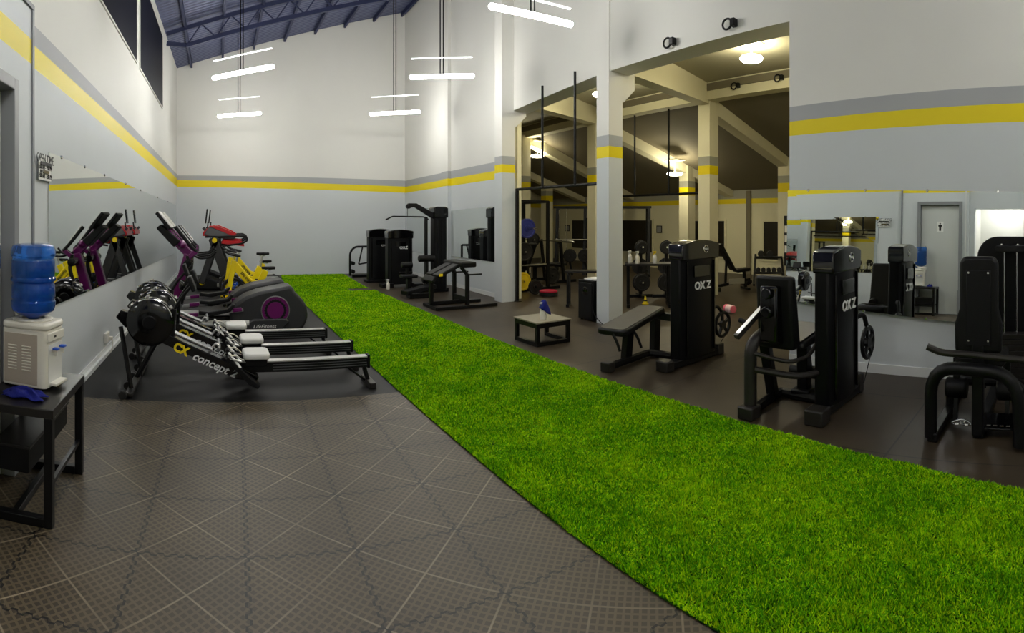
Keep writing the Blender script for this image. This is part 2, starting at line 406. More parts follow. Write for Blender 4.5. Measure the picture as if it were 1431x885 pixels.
# ---- floor: studded interlocking tiles near, smooth black mat under the cardio row, brown rubber elsewhere
def tile_mat():
    m = bpy.data.materials.new('studded rubber tiles'); m.use_nodes = True
    t = NT(m); b = t.n['Principled BSDF']
    tc = t.add('ShaderNodeTexCoord'); mp = t.add('ShaderNodeMapping')
    mp.inputs['Rotation'].default_value = (0, 0, math.radians(2.0)); mp.inputs['Location'].default_value = (-0.06, -2.67, 0)
    t.link(tc.outputs['Object'], mp.inputs['Vector'])
    sp = t.add('ShaderNodeSeparateXYZ'); t.link(mp.outputs['Vector'], sp.inputs[0])
    T = 0.553
    x = t.math('DIVIDE', sp.outputs['X'], T); y = t.math('DIVIDE', sp.outputs['Y'], T)
    def tri(v):  # distance to nearest integer
        return t.math('ABSOLUTE', t.math('SUBTRACT', t.math('FRACT', t.math('ADD', v, 0.5)), 0.5))
    def wave(v, k, amp):
        sn = t.math('SINE', t.math('MULTIPLY', v, 2 * PI * k))
        return t.math('MULTIPLY', t.math('MINIMUM', t.math('MAXIMUM', t.math('MULTIPLY', sn, 4.0), -1.0), 1.0), amp)
    sx = tri(t.math('ADD', x, wave(y, 8, 0.017))); sy = tri(t.math('ADD', y, wave(x, 8, 0.017)))
    seam = t.math('MAXIMUM', t.math('LESS_THAN', sx, 0.011), t.math('LESS_THAN', sy, 0.011))
    u = t.math('ADD', x, y); v = t.math('SUBTRACT', x, y)
    dl = t.math('MINIMUM', tri(u), tri(v))
    nz0 = t.add('ShaderNodeTexNoise'); nz0.inputs['Scale'].default_value = 1.6; nz0.inputs['Detail'].default_value = 3
    t.link(tc.outputs['Object'], nz0.inputs['Vector'])
    fade = t.math('MULTIPLY', t.math('SUBTRACT', nz0.outputs['Fac'], 0.33), 3.0); fade = t.math('MINIMUM', t.math('MAXIMUM', fade, 0.05), 1.0)
    diag = t.math('MULTIPLY', t.math('LESS_THAN', dl, 0.0115), fade)
    K = 11.0
    su = tri(t.math('MULTIPLY', u, K)); sv = tri(t.math('MULTIPLY', v, K))
    stud = t.math('MULTIPLY', t.math('GREATER_THAN', su, 0.17), t.math('GREATER_THAN', sv, 0.17))
    big = t.add('ShaderNodeTexNoise'); big.inputs['Scale'].default_value = 2.3; big.inputs['Detail'].default_value = 5
    t.link(tc.outputs['Object'], big.inputs['Vector'])
    base = t.mix(big.outputs['Fac'], lin((58, 50, 37)), lin((98, 86, 64)))
    c1 = t.mix(t.math('MULTIPLY', stud, 0.66), base, lin((34, 28, 21)))
    c2 = t.mix(t.math('MULTIPLY', diag, 0.75), c1, lin((142, 130, 110)))
    c3 = t.mix(seam, c2, lin((14, 12, 10)))
    t.link(c3, b.inputs['Base Color']); b.inputs['Roughness'].default_value = 0.5
    hgt = t.math('SUBTRACT', t.math('MULTIPLY', stud, -0.6), t.math('MULTIPLY', seam, 1.5))
    bp = t.add('ShaderNodeBump'); bp.inputs['Strength'].default_value = 0.5; bp.inputs['Distance'].default_value = 0.003
    t.link(hgt, bp.inputs['Height']); t.link(bp.outputs['Normal'], b.inputs['Normal'])
    return m
def rubber_mat():
    m = bpy.data.materials.new('brown rubber flooring'); m.use_nodes = True
    t = NT(m); b = t.n['Principled BSDF']
    tc = t.add('ShaderNodeTexCoord'); br = t.add('ShaderNodeTexBrick')
    br.offset = 0.0; br.inputs['Scale'].default_value = 1.0; br.inputs['Brick Width'].default_value = 1.22; br.inputs['Row Height'].default_value = 1.22
    br.inputs['Mortar Size'].default_value = 0.008; br.inputs['Mortar Smooth'].default_value = 0.1
    br.inputs['Color1'].default_value = lin((56, 46, 33)); br.inputs['Color2'].default_value = lin((64, 54, 40)); br.inputs['Mortar'].default_value = lin((18, 16, 14))
    t.link(tc.outputs['Object'], br.inputs['Vector'])
    nz = t.add('ShaderNodeTexNoise'); nz.inputs['Scale'].default_value = 2.5; nz.inputs['Detail'].default_value = 6
    t.link(tc.outputs['Object'], nz.inputs['Vector'])
    k = t.math('ADD', t.math('MULTIPLY', nz.outputs['Fac'], 0.9), 0.5)
    mm = t.add('ShaderNodeMix'); mm.data_type = 'RGBA'; mm.blend_type = 'MULTIPLY'; mm.inputs[0].default_value = 1.0
    t.link(br.outputs['Color'], mm.inputs[6])
    cb = t.add('ShaderNodeCombineColor'); [t.link(k, cb.inputs[i]) for i in range(3)]
    t.link(cb.outputs[0], mm.inputs[7]); t.link(mm.outputs[2], b.inputs['Base Color'])
    b.inputs['Roughness'].default_value = 0.46
    n2 = t.add('ShaderNodeTexNoise'); n2.inputs['Scale'].default_value = 140
    t.link(tc.outputs['Object'], n2.inputs['Vector'])
    bp = t.add('ShaderNodeBump'); bp.inputs['Strength'].default_value = 0.12; bp.inputs['Distance'].default_value = 0.004
    t.link(n2.outputs['Fac'], bp.inputs['Height']); t.link(bp.outputs['Normal'], b.inputs['Normal'])
    return m
M['tiles'] = tile_mat(); M['rubber'] = rubber_mat()
M['mat_black'] = mat('smooth black rubber mat', (21, 21, 22), 0.55, var=0.35, scale=2.2, bump=0.1, bscale=120, spec=0.35)
mb = MB()
mb.mi = 0; mb.span(-2.8, 1.9, -4.7, 4.95, -0.1, 0)
mb.mi = 1; mb.span(-2.0, 1.9, 4.95, 16.6, -0.1, 0)
mb.mi = 2; mb.span(1.9, 14.4, -4.7, 20.2, -0.1, 0)
structure(mb, 'floor', ['tiles', 'mat_black', 'rubber'])

# ---- turf strip
def TL(y):
    return 1.756 if y < 14 else 1.756 + (y - 14) / 2.4 * 0.24
RT = [(-4.4, 3.1), (0.2, 3.31), (1.02, 3.54), (1.53, 3.60), (1.94, 3.67), (2.6, 3.70), (2.9, 3.745), (12.32, 3.75), (12.33, 3.16), (12.72, 3.16), (12.73, 3.72), (13.3, 3.72), (16.36, 3.95)]
def TR(y):
    for (a, ra), (b, rb) in zip(RT, RT[1:]):
        if a <= y <= b: return ra + (rb - ra) * (y - a) / (b - a)
    return RT[-1][1]
def grass_mat(name, c, r=0.7):
    m = mat(name, c, r, var=0.45, scale=16, spec=0.10); return m
M['turf_base'] = grass_mat('turf backing', (24, 66, 2), 0.9)  # backing coloured dark for the shade between blades
M['turf_a'] = grass_mat('turf blade green', (126, 190, 2)); M['turf_b'] = grass_mat('turf blade light', (176, 214, 8)); M['turf_c'] = grass_mat('turf blade dark', (76, 146, 2))
ys = sorted(set([y for y, _ in RT] + [14.0, 15.2]))
V = []; Fc = []; mi = []
for y in ys:
    V += [(TL(y), y, 0.006), (TR(y), y, 0.006)]
for i in range(len(ys) - 1): Fc.append((2 * i, 2 * i + 1, 2 * i + 3, 2 * i + 2)); mi.append(0)
rng = np.random.default_rng(3)
N = 1500000
yy = rng.uniform(-1.0, 16.3, N); xx = rng.uniform(1.76, 3.95, N)
dd = np.hypot(xx, yy)
rt = np.interp(yy, [a for a, _ in RT], [b for _, b in RT]); lt = np.where(yy < 14, 1.756, 1.756 + (yy - 14) / 2.4 * 0.24)
ok = (xx < rt) & (xx > lt) & (rng.random(N) < np.clip((3.0 / dd) ** 1.7, 0, 1)) & (np.arctan2(xx, yy) < 1.62)
xx, yy, dd = xx[ok], yy[ok], dd[ok]; n = len(xx)
wd = 0.0024 + 0.0010 * dd; hg = rng.uniform(0.008, 0.021, n); a = rng.uniform(0, 2 * PI, n); ln = rng.uniform(0.003, 0.019, n); la = rng.uniform(0, 2 * PI, n)
gr = rng.random((60, 320)); gx, gy = (xx - 1.5) / 0.055, (yy + 1.2) / 0.055
ix, iy = gx.astype(int) % 59, gy.astype(int) % 319; fx, fy = gx % 1, gy % 1
clump = gr[ix, iy] * (1 - fx) * (1 - fy) + gr[ix + 1, iy] * fx * (1 - fy) + gr[ix, iy + 1] * (1 - fx) * fy + gr[ix + 1, iy + 1] * fx * fy
hg *= 0.45 + 1.1 * clump
g2 = rng.random((20, 90)); qx, qy = (xx - 1.5) / 0.26 + 0.4 * np.sin(yy * 5), (yy + 1.2) / 0.26 + 0.4 * np.sin(xx * 6)
jx, jy = np.clip(qx.astype(int), 0, 18), np.clip(qy.astype(int), 0, 88); rx, ry = np.clip(qx - jx, 0, 1), np.clip(qy - jy, 0, 1)
rx, ry = rx * rx * (3 - 2 * rx), ry * ry * (3 - 2 * ry)
patch = g2[jx, jy] * (1 - rx) * (1 - ry) + g2[jx + 1, jy] * rx * (1 - ry) + g2[jx, jy + 1] * (1 - rx) * ry + g2[jx + 1, jy + 1] * rx * ry
p = np.zeros((n, 3, 3))
p[:, 0] = np.stack([xx - np.cos(a) * wd, yy - np.sin(a) * wd, np.full(n, 0.006)], 1)
p[:, 1] = np.stack([xx + np.cos(a) * wd, yy + np.sin(a) * wd, np.full(n, 0.006)], 1)
p[:, 2] = np.stack([xx + np.cos(la) * ln, yy + np.sin(la) * ln, 0.006 + hg], 1)
nb = len(V)
me = bpy.data.meshes.new('artificial_turf')
co_ = np.concatenate([np.array(V, float).reshape(-1), p.reshape(-1)])
me.vertices.add(nb + 3 * n); me.vertices.foreach_set('co', co_)
nq = len(Fc); loops = np.concatenate([np.array(Fc).reshape(-1), nb + np.arange(3 * n)])
me.loops.add(len(loops)); me.loops.foreach_set('vertex_index', loops)
me.polygons.add(nq + n)
ls = np.concatenate([np.arange(nq) * 4, nq * 4 + np.arange(n) * 3]); me.polygons.foreach_set('loop_start', ls)
me.polygons.foreach_set('material_index', np.concatenate([np.zeros(nq, int), np.where(rng.random(n) < 0.40, 1, np.where(rng.random(n) < 0.12 + 0.76 * patch, 2, 3))]))
me.update(calc_edges=True); me.validate()
for k in ('turf_base', 'turf_a', 'turf_b', 'turf_c'): me.materials.append(M[k])
turf = bpy.data.objects.new('artificial_turf', me); COL.objects.link(turf)
tag(turf, 'long bright green artificial turf strip running down the hall floor', 'turf', kind='stuff')

# ---- roof over the hall
def roof_mat():
    m = mat('blue grey roof sheeting', (84, 90, 122), 0.5, metal=0.1, var=0.08, scale=3)  # blue cast of lens flare and lamps is put into this colour
    t = NT(m); b = t.n['Principled BSDF']; tc = t.add('ShaderNodeTexCoord'); wv = t.add('ShaderNodeTexWave')
    wv.bands_direction = 'Y'; wv.inputs['Scale'].default_value = 2.2; t.link(tc.outputs['Object'], wv.inputs['Vector'])
    bp = t.add('ShaderNodeBump'); bp.inputs['Strength'].default_value = 0.5; bp.inputs['Distance'].default_value = 0.03
    t.link(wv.outputs['Fac'], bp.inputs['Height']); t.link(bp.outputs['Normal'], b.inputs['Normal'])
    return m
M['roof'] = roof_mat()
mb = MB(); b = mb.b
mb.prism([(-1.9, roofz(-1.9)), (6.3, roofz(6.3)), (6.3, roofz(6.3) + 0.12), (-1.9, roofz(-1.9) + 0.12)], -4.7, 16.6, 'xz')
roof = structure(mb, 'ceiling', ['roof'])
for k in range(8):
    x = -0.75 + k * 0.95
    MB().bar((x, -4.4, roofz(x) - 0.07), (x, 16.38, roofz(x) - 0.07), 0.06, 0.13).build('purlin', 'truss', roof, smooth=False)
mb = MB(); TY = 13.0
xs0, xs1 = -1.2, 5.85
mb.bar((xs0, TY, roofz(xs0) - 0.14), (xs1, TY, roofz(xs1) - 0.14), 0.08, 0.1)
mb.bar((-0.72, TY, roofz(-0.72) - 0.56), (xs1, TY, roofz(xs1) - 0.62), 0.08, 0.1)
mb.bar((-1.2, TY, roofz(-1.2) - 0.36), (-0.72, TY, roofz(-0.72) - 0.56), 0.08, 0.1)
tr = mb.build('truss', 'truss', roof, smooth=False)
k = 0; x = -0.72
while x < 5.4:
    x2 = x + 0.36
    za, zb2 = (roofz(x) - 0.57, roofz(x2) - 0.15) if k % 2 == 0 else (roofz(x) - 0.15, roofz(x2) - 0.57)
    MB().bar((x, TY, za), (x2, TY, zb2), 0.03).build('web', 'truss', tr, smooth=False)
    x = x2; k += 1
# ---- high windows, left
for i, (ya, yb) in enumerate(((5.2, 8.86), (9.22, 12.55))):
    xc = (XL(ya) + XL(yb)) / 2; sl = atan2(XL(yb) - XL(ya), yb - ya)
    L = yb - ya
    mb = MB()
    for (u0, u1, v0, v1) in ((-L / 2 - 0.02, L / 2 + 0.02, 4.30, 4.33), (-L / 2 - 0.02, L / 2 + 0.02, 6.0, 6.03), (-L / 2 - 0.02, -L / 2, 4.33, 6.0), (L / 2, L / 2 + 0.02, 4.33, 6.0)):
        mb.span(0, 0.02, u0, u1, v0, v1)
    wn = structure(mb, 'window_%d' % (i + 1), ['wall_white']); wn.location = (xc, (ya + yb) / 2, 0); wn.rotation_euler = (0, 0, -sl)
    MB().span(0.002, 0.014, -L / 2, L / 2, 4.33, 6.0).build('pane', 'glass_dark', wn, smooth=False)
# ---- skirtings and floor trunking
mb = MB(); y0, y1 = 4.0, 16.38
slab(mb, (XL(y0) + 0.012, y0), (XL(y1) + 0.012, y1), (1, 0), 0.014, 0, 0.10, 0, 0.10)
slab(mb, (XL(y0) + 0.045, y0), (XL(y1) + 0.045, y1), (1, 0), 0.035, 0.0, 0.045, 0.0, 0.045)
structure(mb, 'baseboard_left', ['base_white'])
mb = MB(); slab(mb, (RA[0] - 0.012, 16.38), (XR(9.8) - 0.012, 9.8), (-1, 0), 0.014, 0, 0.09, 0, 0.09); structure(mb, 'baseboard_right_far', ['base_white'])
mb = MB(); slab(mb, (XW - 0.014, -4.4), (XW - 0.014, 3.06), (-1, 0), 0.016, 0, 0.10, 0, 0.10); structure(mb, 'baseboard_right', ['base_white'])

# ---- pillars
def column(x0, x1, y0, y1, top, z, mats, name='column'):
    mb = MB()
    for i, (a, c) in enumerate(zip([0] + z, z + [top])):
        mb.mi = i; mb.span(x0, x1, y0, y1, a, c)
    return structure(mb, name, mats)
P_OUT = ['wall_low', 'wall_yellow', 'wall_band', 'wall_white']; P_IN = ['cream', 'yellow_in', 'band_in', 'cream']
c1 = column(5.57, 5.875, 9.45, 9.75, 8.3, [2.66, 2.83, 3.0], P_OUT)
c2 = column(5.73, 6.03, 6.38, 6.68, 8.3, [2.69, 2.87, 3.05], P_OUT)
for c_, ya, x in ((c1, 9.47, 5.87), (c2, 6.40, 6.03)):
    MB().prism([(x, 3.62), (x + 0.05, 3.62), (x + 0.30, 3.86), (x + 0.30, 4.3), (x, 4.3)], ya, ya + 0.26, 'xz').build('haunch', 'wall_white', c_, smooth=False)
for x, y in ((9.58, 7.34), (9.45, 11.05), (9.36, 14.5), (9.3, 18.0)):
    column(x - 0.16, x + 0.16, y - 0.16, y + 0.16, 4.4, [2.70, 2.90, 3.1], P_IN)
for x, y, t in ((12.4, 6.9, 3.3), (12.4, 10.3, 3.3), (12.4, 14.4, 3.3), (12.4, 17.5, 3.3)):
    column(x - 0.17, x + 0.17, y - 0.17, y + 0.17, t, [2.42, 2.66, 2.85], P_IN)
# ---- inner room: flat slab, beams, sloping slab, walls
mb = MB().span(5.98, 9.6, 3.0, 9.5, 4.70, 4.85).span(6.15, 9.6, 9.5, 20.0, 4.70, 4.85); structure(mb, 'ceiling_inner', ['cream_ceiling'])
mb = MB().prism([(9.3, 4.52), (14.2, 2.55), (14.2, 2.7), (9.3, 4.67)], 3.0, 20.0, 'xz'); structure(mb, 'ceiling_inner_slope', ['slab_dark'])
def beam(nm, *spans):
    mb = MB()
    for s in spans: mb.span(*s)
    return structure(mb, nm, ['cream'])
beam('trim_1', (9.32, 9.62, 3.0, 20.0, 4.32, 4.72))
for i, y in enumerate((6.53, 9.6)):
    mb = MB(); yb = (7.34, 11.05)[i]
    mb.prism([(5.98, 4.12), (9.4, 4.26), (9.4, 4.72), (5.98, 4.72)], -0.15, 0.15, 'xz')
    o = structure(mb, 'trim_%d' % (2 + i), ['cream']); 
    for v in o.data.vertices: v.co.y += y + (yb - y) * (v.co.x - 5.98) / 3.42
for i, (y, y2) in enumerate(((7.34, 6.9), (11.05, 10.3), (14.5, 14.4), (18.0, 17.5))):
    mb = MB(); mb.prism([(9.6, 4.08), (14.0, 2.42), (14.0, 2.66), (9.6, 4.45)], -0.15, 0.15, 'xz')
    o = structure(mb, 'trim_%d' % (4 + i), ['cream'])
    for v in o.data.vertices: v.co.y += y + (y2 - y) * (v.co.x - 9.6) / 2.8
XI = 14.0
mb = MB(); hi = [0, 2.2, 2.36, 2.75]
banded(mb, (XI, 3.0), (XI, 20.0), (-1, 0), 0.2, hi, hi, [0, 1, 2]); structure(mb, 'wall_inner_back', ['cream', 'yellow_in', 'band_in'])
mb = MB(); hi = [0, 2.24, 2.42, 2.6, 4.8]
banded(mb, (5.9, 19.8), (14.2, 19.8), (0, -1), 0.2, hi, hi, [0, 1, 2, 0]); structure(mb, 'wall_inner_end', ['cream', 'yellow_in', 'band_in'])
mb = MB(); banded(mb, (5.7, 3.06), (14.2, 3.06), (0, 1), 0.2, hi, hi, [0, 1, 2, 0]); structure(mb, 'wall_inner_near', ['cream', 'yellow_in', 'band_in'])
mb = MB().span(6.1, 6.2, 9.7, 19.8, 0, 4.8); structure(mb, 'wall_inner_side', ['cream'])
for i, (xa, xb_, yt, yb_) in enumerate(((800, 828, 308, 347), (868, 912, 308, 352), (966, 1013, 309, 358), (1068, 1100, 310, 363))):
    A = at_X(xa, yt, XI); B = at_X(xb_, yb_, XI); zt = at_X((xa + xb_) / 2, yt, XI).z; zb_ = at_X((xa + xb_) / 2, yb_, XI).z
    mb = MB()
    for s in ((B.y - 0.06, A.y + 0.06, zt, zt + 0.06), (B.y - 0.06, A.y + 0.06, zb_ - 0.06, zb_), (B.y - 0.06, B.y, zb_, zt), (A.y, A.y + 0.06, zb_, zt)):
        mb.span(XI - 0.04, XI, *s)
    wn = structure(mb, 'window_%d' % (3 + i), ['cream'])
    MB().span(XI - 0.02, XI, B.y, A.y, zb_, zt).build('pane', 'win_dark', wn, smooth=False)
mb = MB().span(XI - 0.06, XI, at_X(1050, 300, XI).y, at_X(1044, 300, XI).y, 0, 2.6); structure(mb, 'trim_9', ['slab_dark'])

# ---- wall mirrors with their clips
def wall_mirror(a, b, n, tl, tr, br_, bl, label, clips, lean=0.0):
    """corner pixels projected onto the upright plane a-b"""
    P = [on_line(x, y, a, b) for x, y in (tl, tr, br_, bl)]
    n = Vector((n[0], n[1], 0))
    P[2] = P[2] + n * lean; P[3] = P[3] + n * lean
    root = thing('wall_mirror', P[3] + n * 0.004, label, 'mirror')
    o = P[3] + n * 0.004
    mb = MB(); f = [mb.b.verts.new(p + n * 0.012 - o) for p in P]; k = [mb.b.verts.new(p + n * 0.001 - o) for p in P]
    mb.b.faces.new(f); mb.b.faces.new(k[::-1])
    for i in range(4): mb.b.faces.new((f[i], k[i], k[(i + 1) % 4], f[(i + 1) % 4]))
    mb.build('mirror_glass', 'mirror', root, smooth=False)
    for t, top in clips:
        e0, e1 = (P[0], P[1]) if top else (P[3], P[2])
        q = e0 + (e1 - e0) * t
        MB().cyl(q + n * 0.004 - o, q + n * 0.02 - o, 0.018, 0.013, seg=12).build('mirror_clip', 'chrome', root)
    return root
tL = at_line = lambda x, y: (x, y)
wall_mirror(LA, LB, (1, 0), (67, 213), (246, 287), (243, 355), (67, 430), 'long frameless mirror on left wall behind the purple ellipticals', [(t, 1) for t in (0.03, 0.1, 0.18, 0.3, 0.42, 0.62, 0.8)])
wall_mirror((XW, 3.06), (XW, -2), (-1, 0), (1101.5, 266), (1431, 268.5), (1431, 457), (1101.5, 418), 'wide frameless mirror on near right wall behind the weight machines', [(t, k) for k in (0, 1) for t in (0.1, 0.36, 0.62, 0.9)], lean=0.050)
wall_mirror(RA, RB, (-1, 0), (631, 294.5), (697, 287.5), (697, 367), (631, 358), 'square mirror low on white wall reflecting the far machines', [(0.25, 0), (0.55, 0), (0.95, 0)])
wall_mirror(RA, RB, (-1, 0), (569, 291), (617, 291), (617, 357), (569, 351), 'mirror panel in far corner behind lat pulldown tower', [(0.2, 0), (0.8, 0)])
# ============ lamps ============
HT = 4.45
def tube_ends(x0, y0, x1, y1):
    return fl(x0, y0, HT), fl(x1, y1, HT)
def pendant(a, b, bar, label, group='linear pendant lamps'):
    c = (a + b) / 2
    t = thing('pendant_lamp', c, label, 'lamp', group)
    A, B = a - c, b - c
    MB().cyl(A, B, 0.042, seg=12).build('light_tube', 'tube_lit', t)
    d = (B - A).normalized()
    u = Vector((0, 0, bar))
    MB().bar(A + u, B + u, 0.04, 0.014).build('ghost_bar', 'ghost_lit', t, smooth=False)  # added strip: the tube's lens ghost given solid shape
    top = roofz(c.x) - c.z
    for s in (-0.03, 0.03): MB().cyl(d * s + Vector((0, 0, 0.03)), d * s + Vector((0, 0, top)), 0.012, seg=6).build('hanging_rod', 'black', t)
    for e in (A, B): MB().ball(e, 0.042, seg=12).build('end_cap', 'tube_lit', t)
    return t
pendant(*tube_ends(299, 109, 380, 93), 0.33, 'lit tube pendant lamp hanging nearest the roof truss on the left')
pendant(*tube_ends(306, 162.5, 363, 158.5), 0.44, 'lit tube pendant lamp lower left against the back wall')
pendant(*tube_ends(575, 108, 660, 106), 0.36, 'lit tube pendant lamp level beside the far right pilaster')
pendant(*tube_ends(519, 159.5, 585, 156.5), 0.44, 'lit tube pendant lamp by the far right corner')
pendant(*tube_ends(687, 9, 797, 34), 0.22, 'largest lit tube pendant lamp at top centre above the pillars')
# the same rows carry on overhead and behind the viewpoint
for x, y in ((0.6, 6.4), (0.6, 2.2), (0.6, -1.8), (3.9, -1.6)):
    pendant(Vector((x - 0.6, y, HT)), Vector((x + 0.6, y, HT)), 0.3, 'lit tube pendant lamp further along the rows overhead')
def ceiling_lamp(px, py, px2, py2, zc, label, w=0.3, lit='lamp_lit'):
    p = fl(px2, py2, zc); q = Vector((p.x, p.y, HC + (YH - py) * math.hypot(p.x, p.y) / FP))
    t = thing('ceiling_light', p, label, 'lamp', 'square ceiling lights')
    h = q.z - p.z
    MB().span(-w * .62, w * .62, -w * .62, w * .62, -0.03, 0).build('ghost_plate', 'ghost_white', t, smooth=False, bevel=0.006)  # plate added in place of the lamp's lens ghost
    MB().cyl((0, 0, h + 0.03), (0, 0, -0.03), 0.015, seg=8).build('added_stem', 'ghost_white', t)  # stem added to join the ghost plate to the lamp
    MB().lathe([(0, h - 0.05), (w * .55, h - 0.04), (w * .66, h), (w * .6, h + 0.03), (0, h + 0.05)], seg=20).build('lamp_globe', lit, t)
    return t
ceiling_lamp(1050, 82, 1050, 60, 4.70, 'bright round ceiling light under slab near right wall')
ceiling_lamp(838, 132, 841, 109, 4.70, 'bright ceiling light peeping out left of front pillar')
ceiling_lamp(750, 218, 751, 197, 4.26, 'small bright ceiling light between the hanging rods at left bay', 0.32, 'lamp_lit_small')
ceiling_lamp(941, 243, 943, 223, 3.40, 'small bright ceiling light before far inner pillar', 0.34, 'lamp_lit_small')
def fill(name, loc, size, e, col):
    l = bpy.data.lights.new(name, 'AREA'); l.energy = e; l.size = size; l.color = col
    o = bpy.data.objects.new(name, l); COL.objects.link(o); o.location = loc; return o
# downlight inside the alcove on the left (its glow is what the right mirror shows)
fill('alcove_downlight', (XL(2.5) - 0.6, 1.25, 2.8), 0.3, 6, (1, 0.98, 0.94))
# ============ near left: table, water dispenser, cloth, shelf ============
t = thing('side_table', (-1.10, 3.12, 0), 'black metal framed side table under the water dispenser by grey door', 'table')
tw = 0.05
MB().span(-0.23, 0.23, -0.35, 0.36, 0.60, 0.65).build('tabletop', 'table_black', t, smooth=False, bevel=0.004)
for sx in (-0.20, 0.20):
    for sy in (-0.32, 0.33):
        MB().span(sx - tw / 2, sx + tw / 2, sy - tw / 2, sy + tw / 2, 0, 0.60).build('leg', 'black', t, smooth=False, bevel=0.004)
for sy in (-0.32, 0.33):
    MB().span(-0.175, 0.175, sy - tw / 2, sy + tw / 2, 0.0, 0.05).build('foot_rail', 'black', t, smooth=False, bevel=0.004)
MB().span(-0.03, 0.01, -0.295, 0.305, 0.0, 0.045).build('cross_rail', 'black', t, smooth=False, bevel=0.004)
for sx in (-0.2, 0.2): MB().span(sx - 0.012, sx + 0.012, -0.30, 0.31, 0.21, 0.235).build('shelf_bearer', 'black', t, smooth=False)
sb = thing('storage_box', (-1.13, 3.25, 0.235), 'flat black box lying on rails beneath the black side table', 'box')
MB().span(-0.13, 0.085, -0.38, 0.42, 0.0, 0.14).build('box_body', 'black_matt', sb, smooth=False, bevel=0.006)
MB().span(-0.138, 0.095, -0.39, 0.43, 0.14, 0.16).build('box_lid', 'table_black', sb, smooth=False, bevel=0.004)
# dispenser: local +x is the tap side
rz = math.radians(10)
w = thing('water_dispenser', (-1.135, 3.20, 0.65), 'white tabletop water dispenser with two blue taps on black side table', 'water dispenser', rz=-rz)
mb = MB().prism(rrect(-0.16, 0.155, -0.125, 0.125, 0.035), 0.012, 0.36, 'xy')
body = mb.build('body', 'white_plastic', w, bevel=0.006)
MB().prism(rrect(-0.165, 0.165, -0.13, 0.13, 0.05), 0.36, 0.405, 'xy').build('top_cover', 'white_plastic', w, bevel=0.016, seg=3)
sp = MB().span(-0.135, 0.10, -0.128, -0.124, 0.03, 0.335).build('side_panel', 'white_side', w, smooth=False, bevel=0.002)
for cx in (-0.075, 0.025):
    mb = MB()
    for k in range(9): mb.box((cx, -0.129, 0.115 + k * 0.018), (0.062, 0.005, 0.006), rx=0.5)
    mb.build('vent_louvre', 'white_plastic', sp, smooth=False)
fr = MB().prism([(-0.105, 0.29), (0.105, 0.29), (0.105, 0.345), (-0.105, 0.345)], 0.153, 0.166, 'yz').build('front_fascia', 'white_plastic', w, bevel=0.005)
MB().box((0.168, -0.02, 0.318), (0.003, 0.02, 0.012)).build('indicator', 'letter_black', fr, smooth=False)
MB().prism(rrect(-0.09, 0.09, 0.03, 0.27, 0.02), 0.1555, 0.158, 'yz').build('recess_panel', 'white_pad', w)
for yy_ in (-0.045, 0.045):
    tp = MB().cyl((0.156, yy_, 0.235), (0.19, yy_, 0.235), 0.010, seg=12).cyl((0.186, yy_, 0.238), (0.186, yy_, 0.205), 0.009, seg=12).build('tap', 'white_plastic', w)
    MB().box((0.186, yy_, 0.247), (0.038, 0.034, 0.014)).build('tap_lever', 'blue_spoke', tp, bevel=0.004)
MB().box((0.18, 0, 0.035), (0.05, 0.15, 0.018)).build('drip_tray', 'white_plastic', w, bevel=0.004)
MB().lathe([(0.125, 0.40), (0.13, 0.412), (0.11, 0.42), (0.075, 0.418), (0.07, 0.40)], seg=32).build('bottle_collar', 'white_plastic', w)
for sx in (-0.13, 0.13):
    for sy in (-0.1, 0.1): MB().cyl((sx, sy, 0), (sx, sy, 0.014), 0.014, seg=10).build('foot', 'black_matt', w)
b = thing('water_bottle', (-1.135, 3.20, 1.028), 'big translucent blue water bottle upside down on the white dispenser', 'water bottle')
prof = [(0.0, 0.003), (0.028, 0.004), (0.032, 0.03), (0.055, 0.048), (0.10, 0.062), (0.132, 0.085), (0.142, 0.115), (0.142, 0.145), (0.134, 0.155), (0.134, 0.16), (0.140, 0.172), (0.138, 0.245), (0.132, 0.255), (0.132, 0.265), (0.145, 0.275), (0.145, 0.29), (0.134, 0.30), (0.138, 0.312), (0.140, 0.40), (0.134, 0.41), (0.134, 0.418), (0.144, 0.428), (0.144, 0.462), (0.132, 0.492), (0.10, 0.505), (0.04, 0.497), (0.0, 0.492)]
MB().lathe(prof, seg=40).build('bottle_shell', 'bottle', b)
MB().lathe([(0, 0.012), (0.024, 0.014), (0.05, 0.056), (0.095, 0.07), (0.125, 0.09), (0.132, 0.12), (0.124, 0.155), (0.13, 0.18), (0.128, 0.24), (0.124, 0.26), (0.126, 0.40), (0.0, 0.401)], seg=32).build('water', 'water', b)
# cloth
rr = random.Random(4); nx, ny = 26, 20; mb = MB(); G = []
for j in range(ny + 1):
    row = []
    for i in range(nx + 1):
        u, v = i / nx, j / ny
        ed = min(u, 1 - u, v, 1 - v)
        z = 0.012 + 0.05 * min(1, ed * 5) * (0.55 + 0.45 * sin(u * 9 + 2.2 * sin(v * 6)) * cos(v * 7 + u * 3)) + 0.004 * rr.random()
        row.append(mb.b.verts.new((-0.125 + 0.25 * u + 0.02 * sin(v * 9), -0.055 + 0.11 * v + 0.014 * sin(u * 11 + 1), z)))
    G.append(row)
for j in range(ny):
    for i in range(nx): mb.b.faces.new((G[j][i], G[j][i + 1], G[j + 1][i + 1], G[j + 1][i]))
cl = mb.build('cleaning_cloth', 'blue_cloth', loc=(-1.10, 2.935, 0.646), angle=80); cl.rotation_euler = (0, 0, -0.08)
md = cl.modifiers.new('thickness', 'SOLIDIFY'); md.thickness = 0.006
tag(cl, 'crumpled blue cleaning cloth at the foot of the white water dispenser', 'cloth')
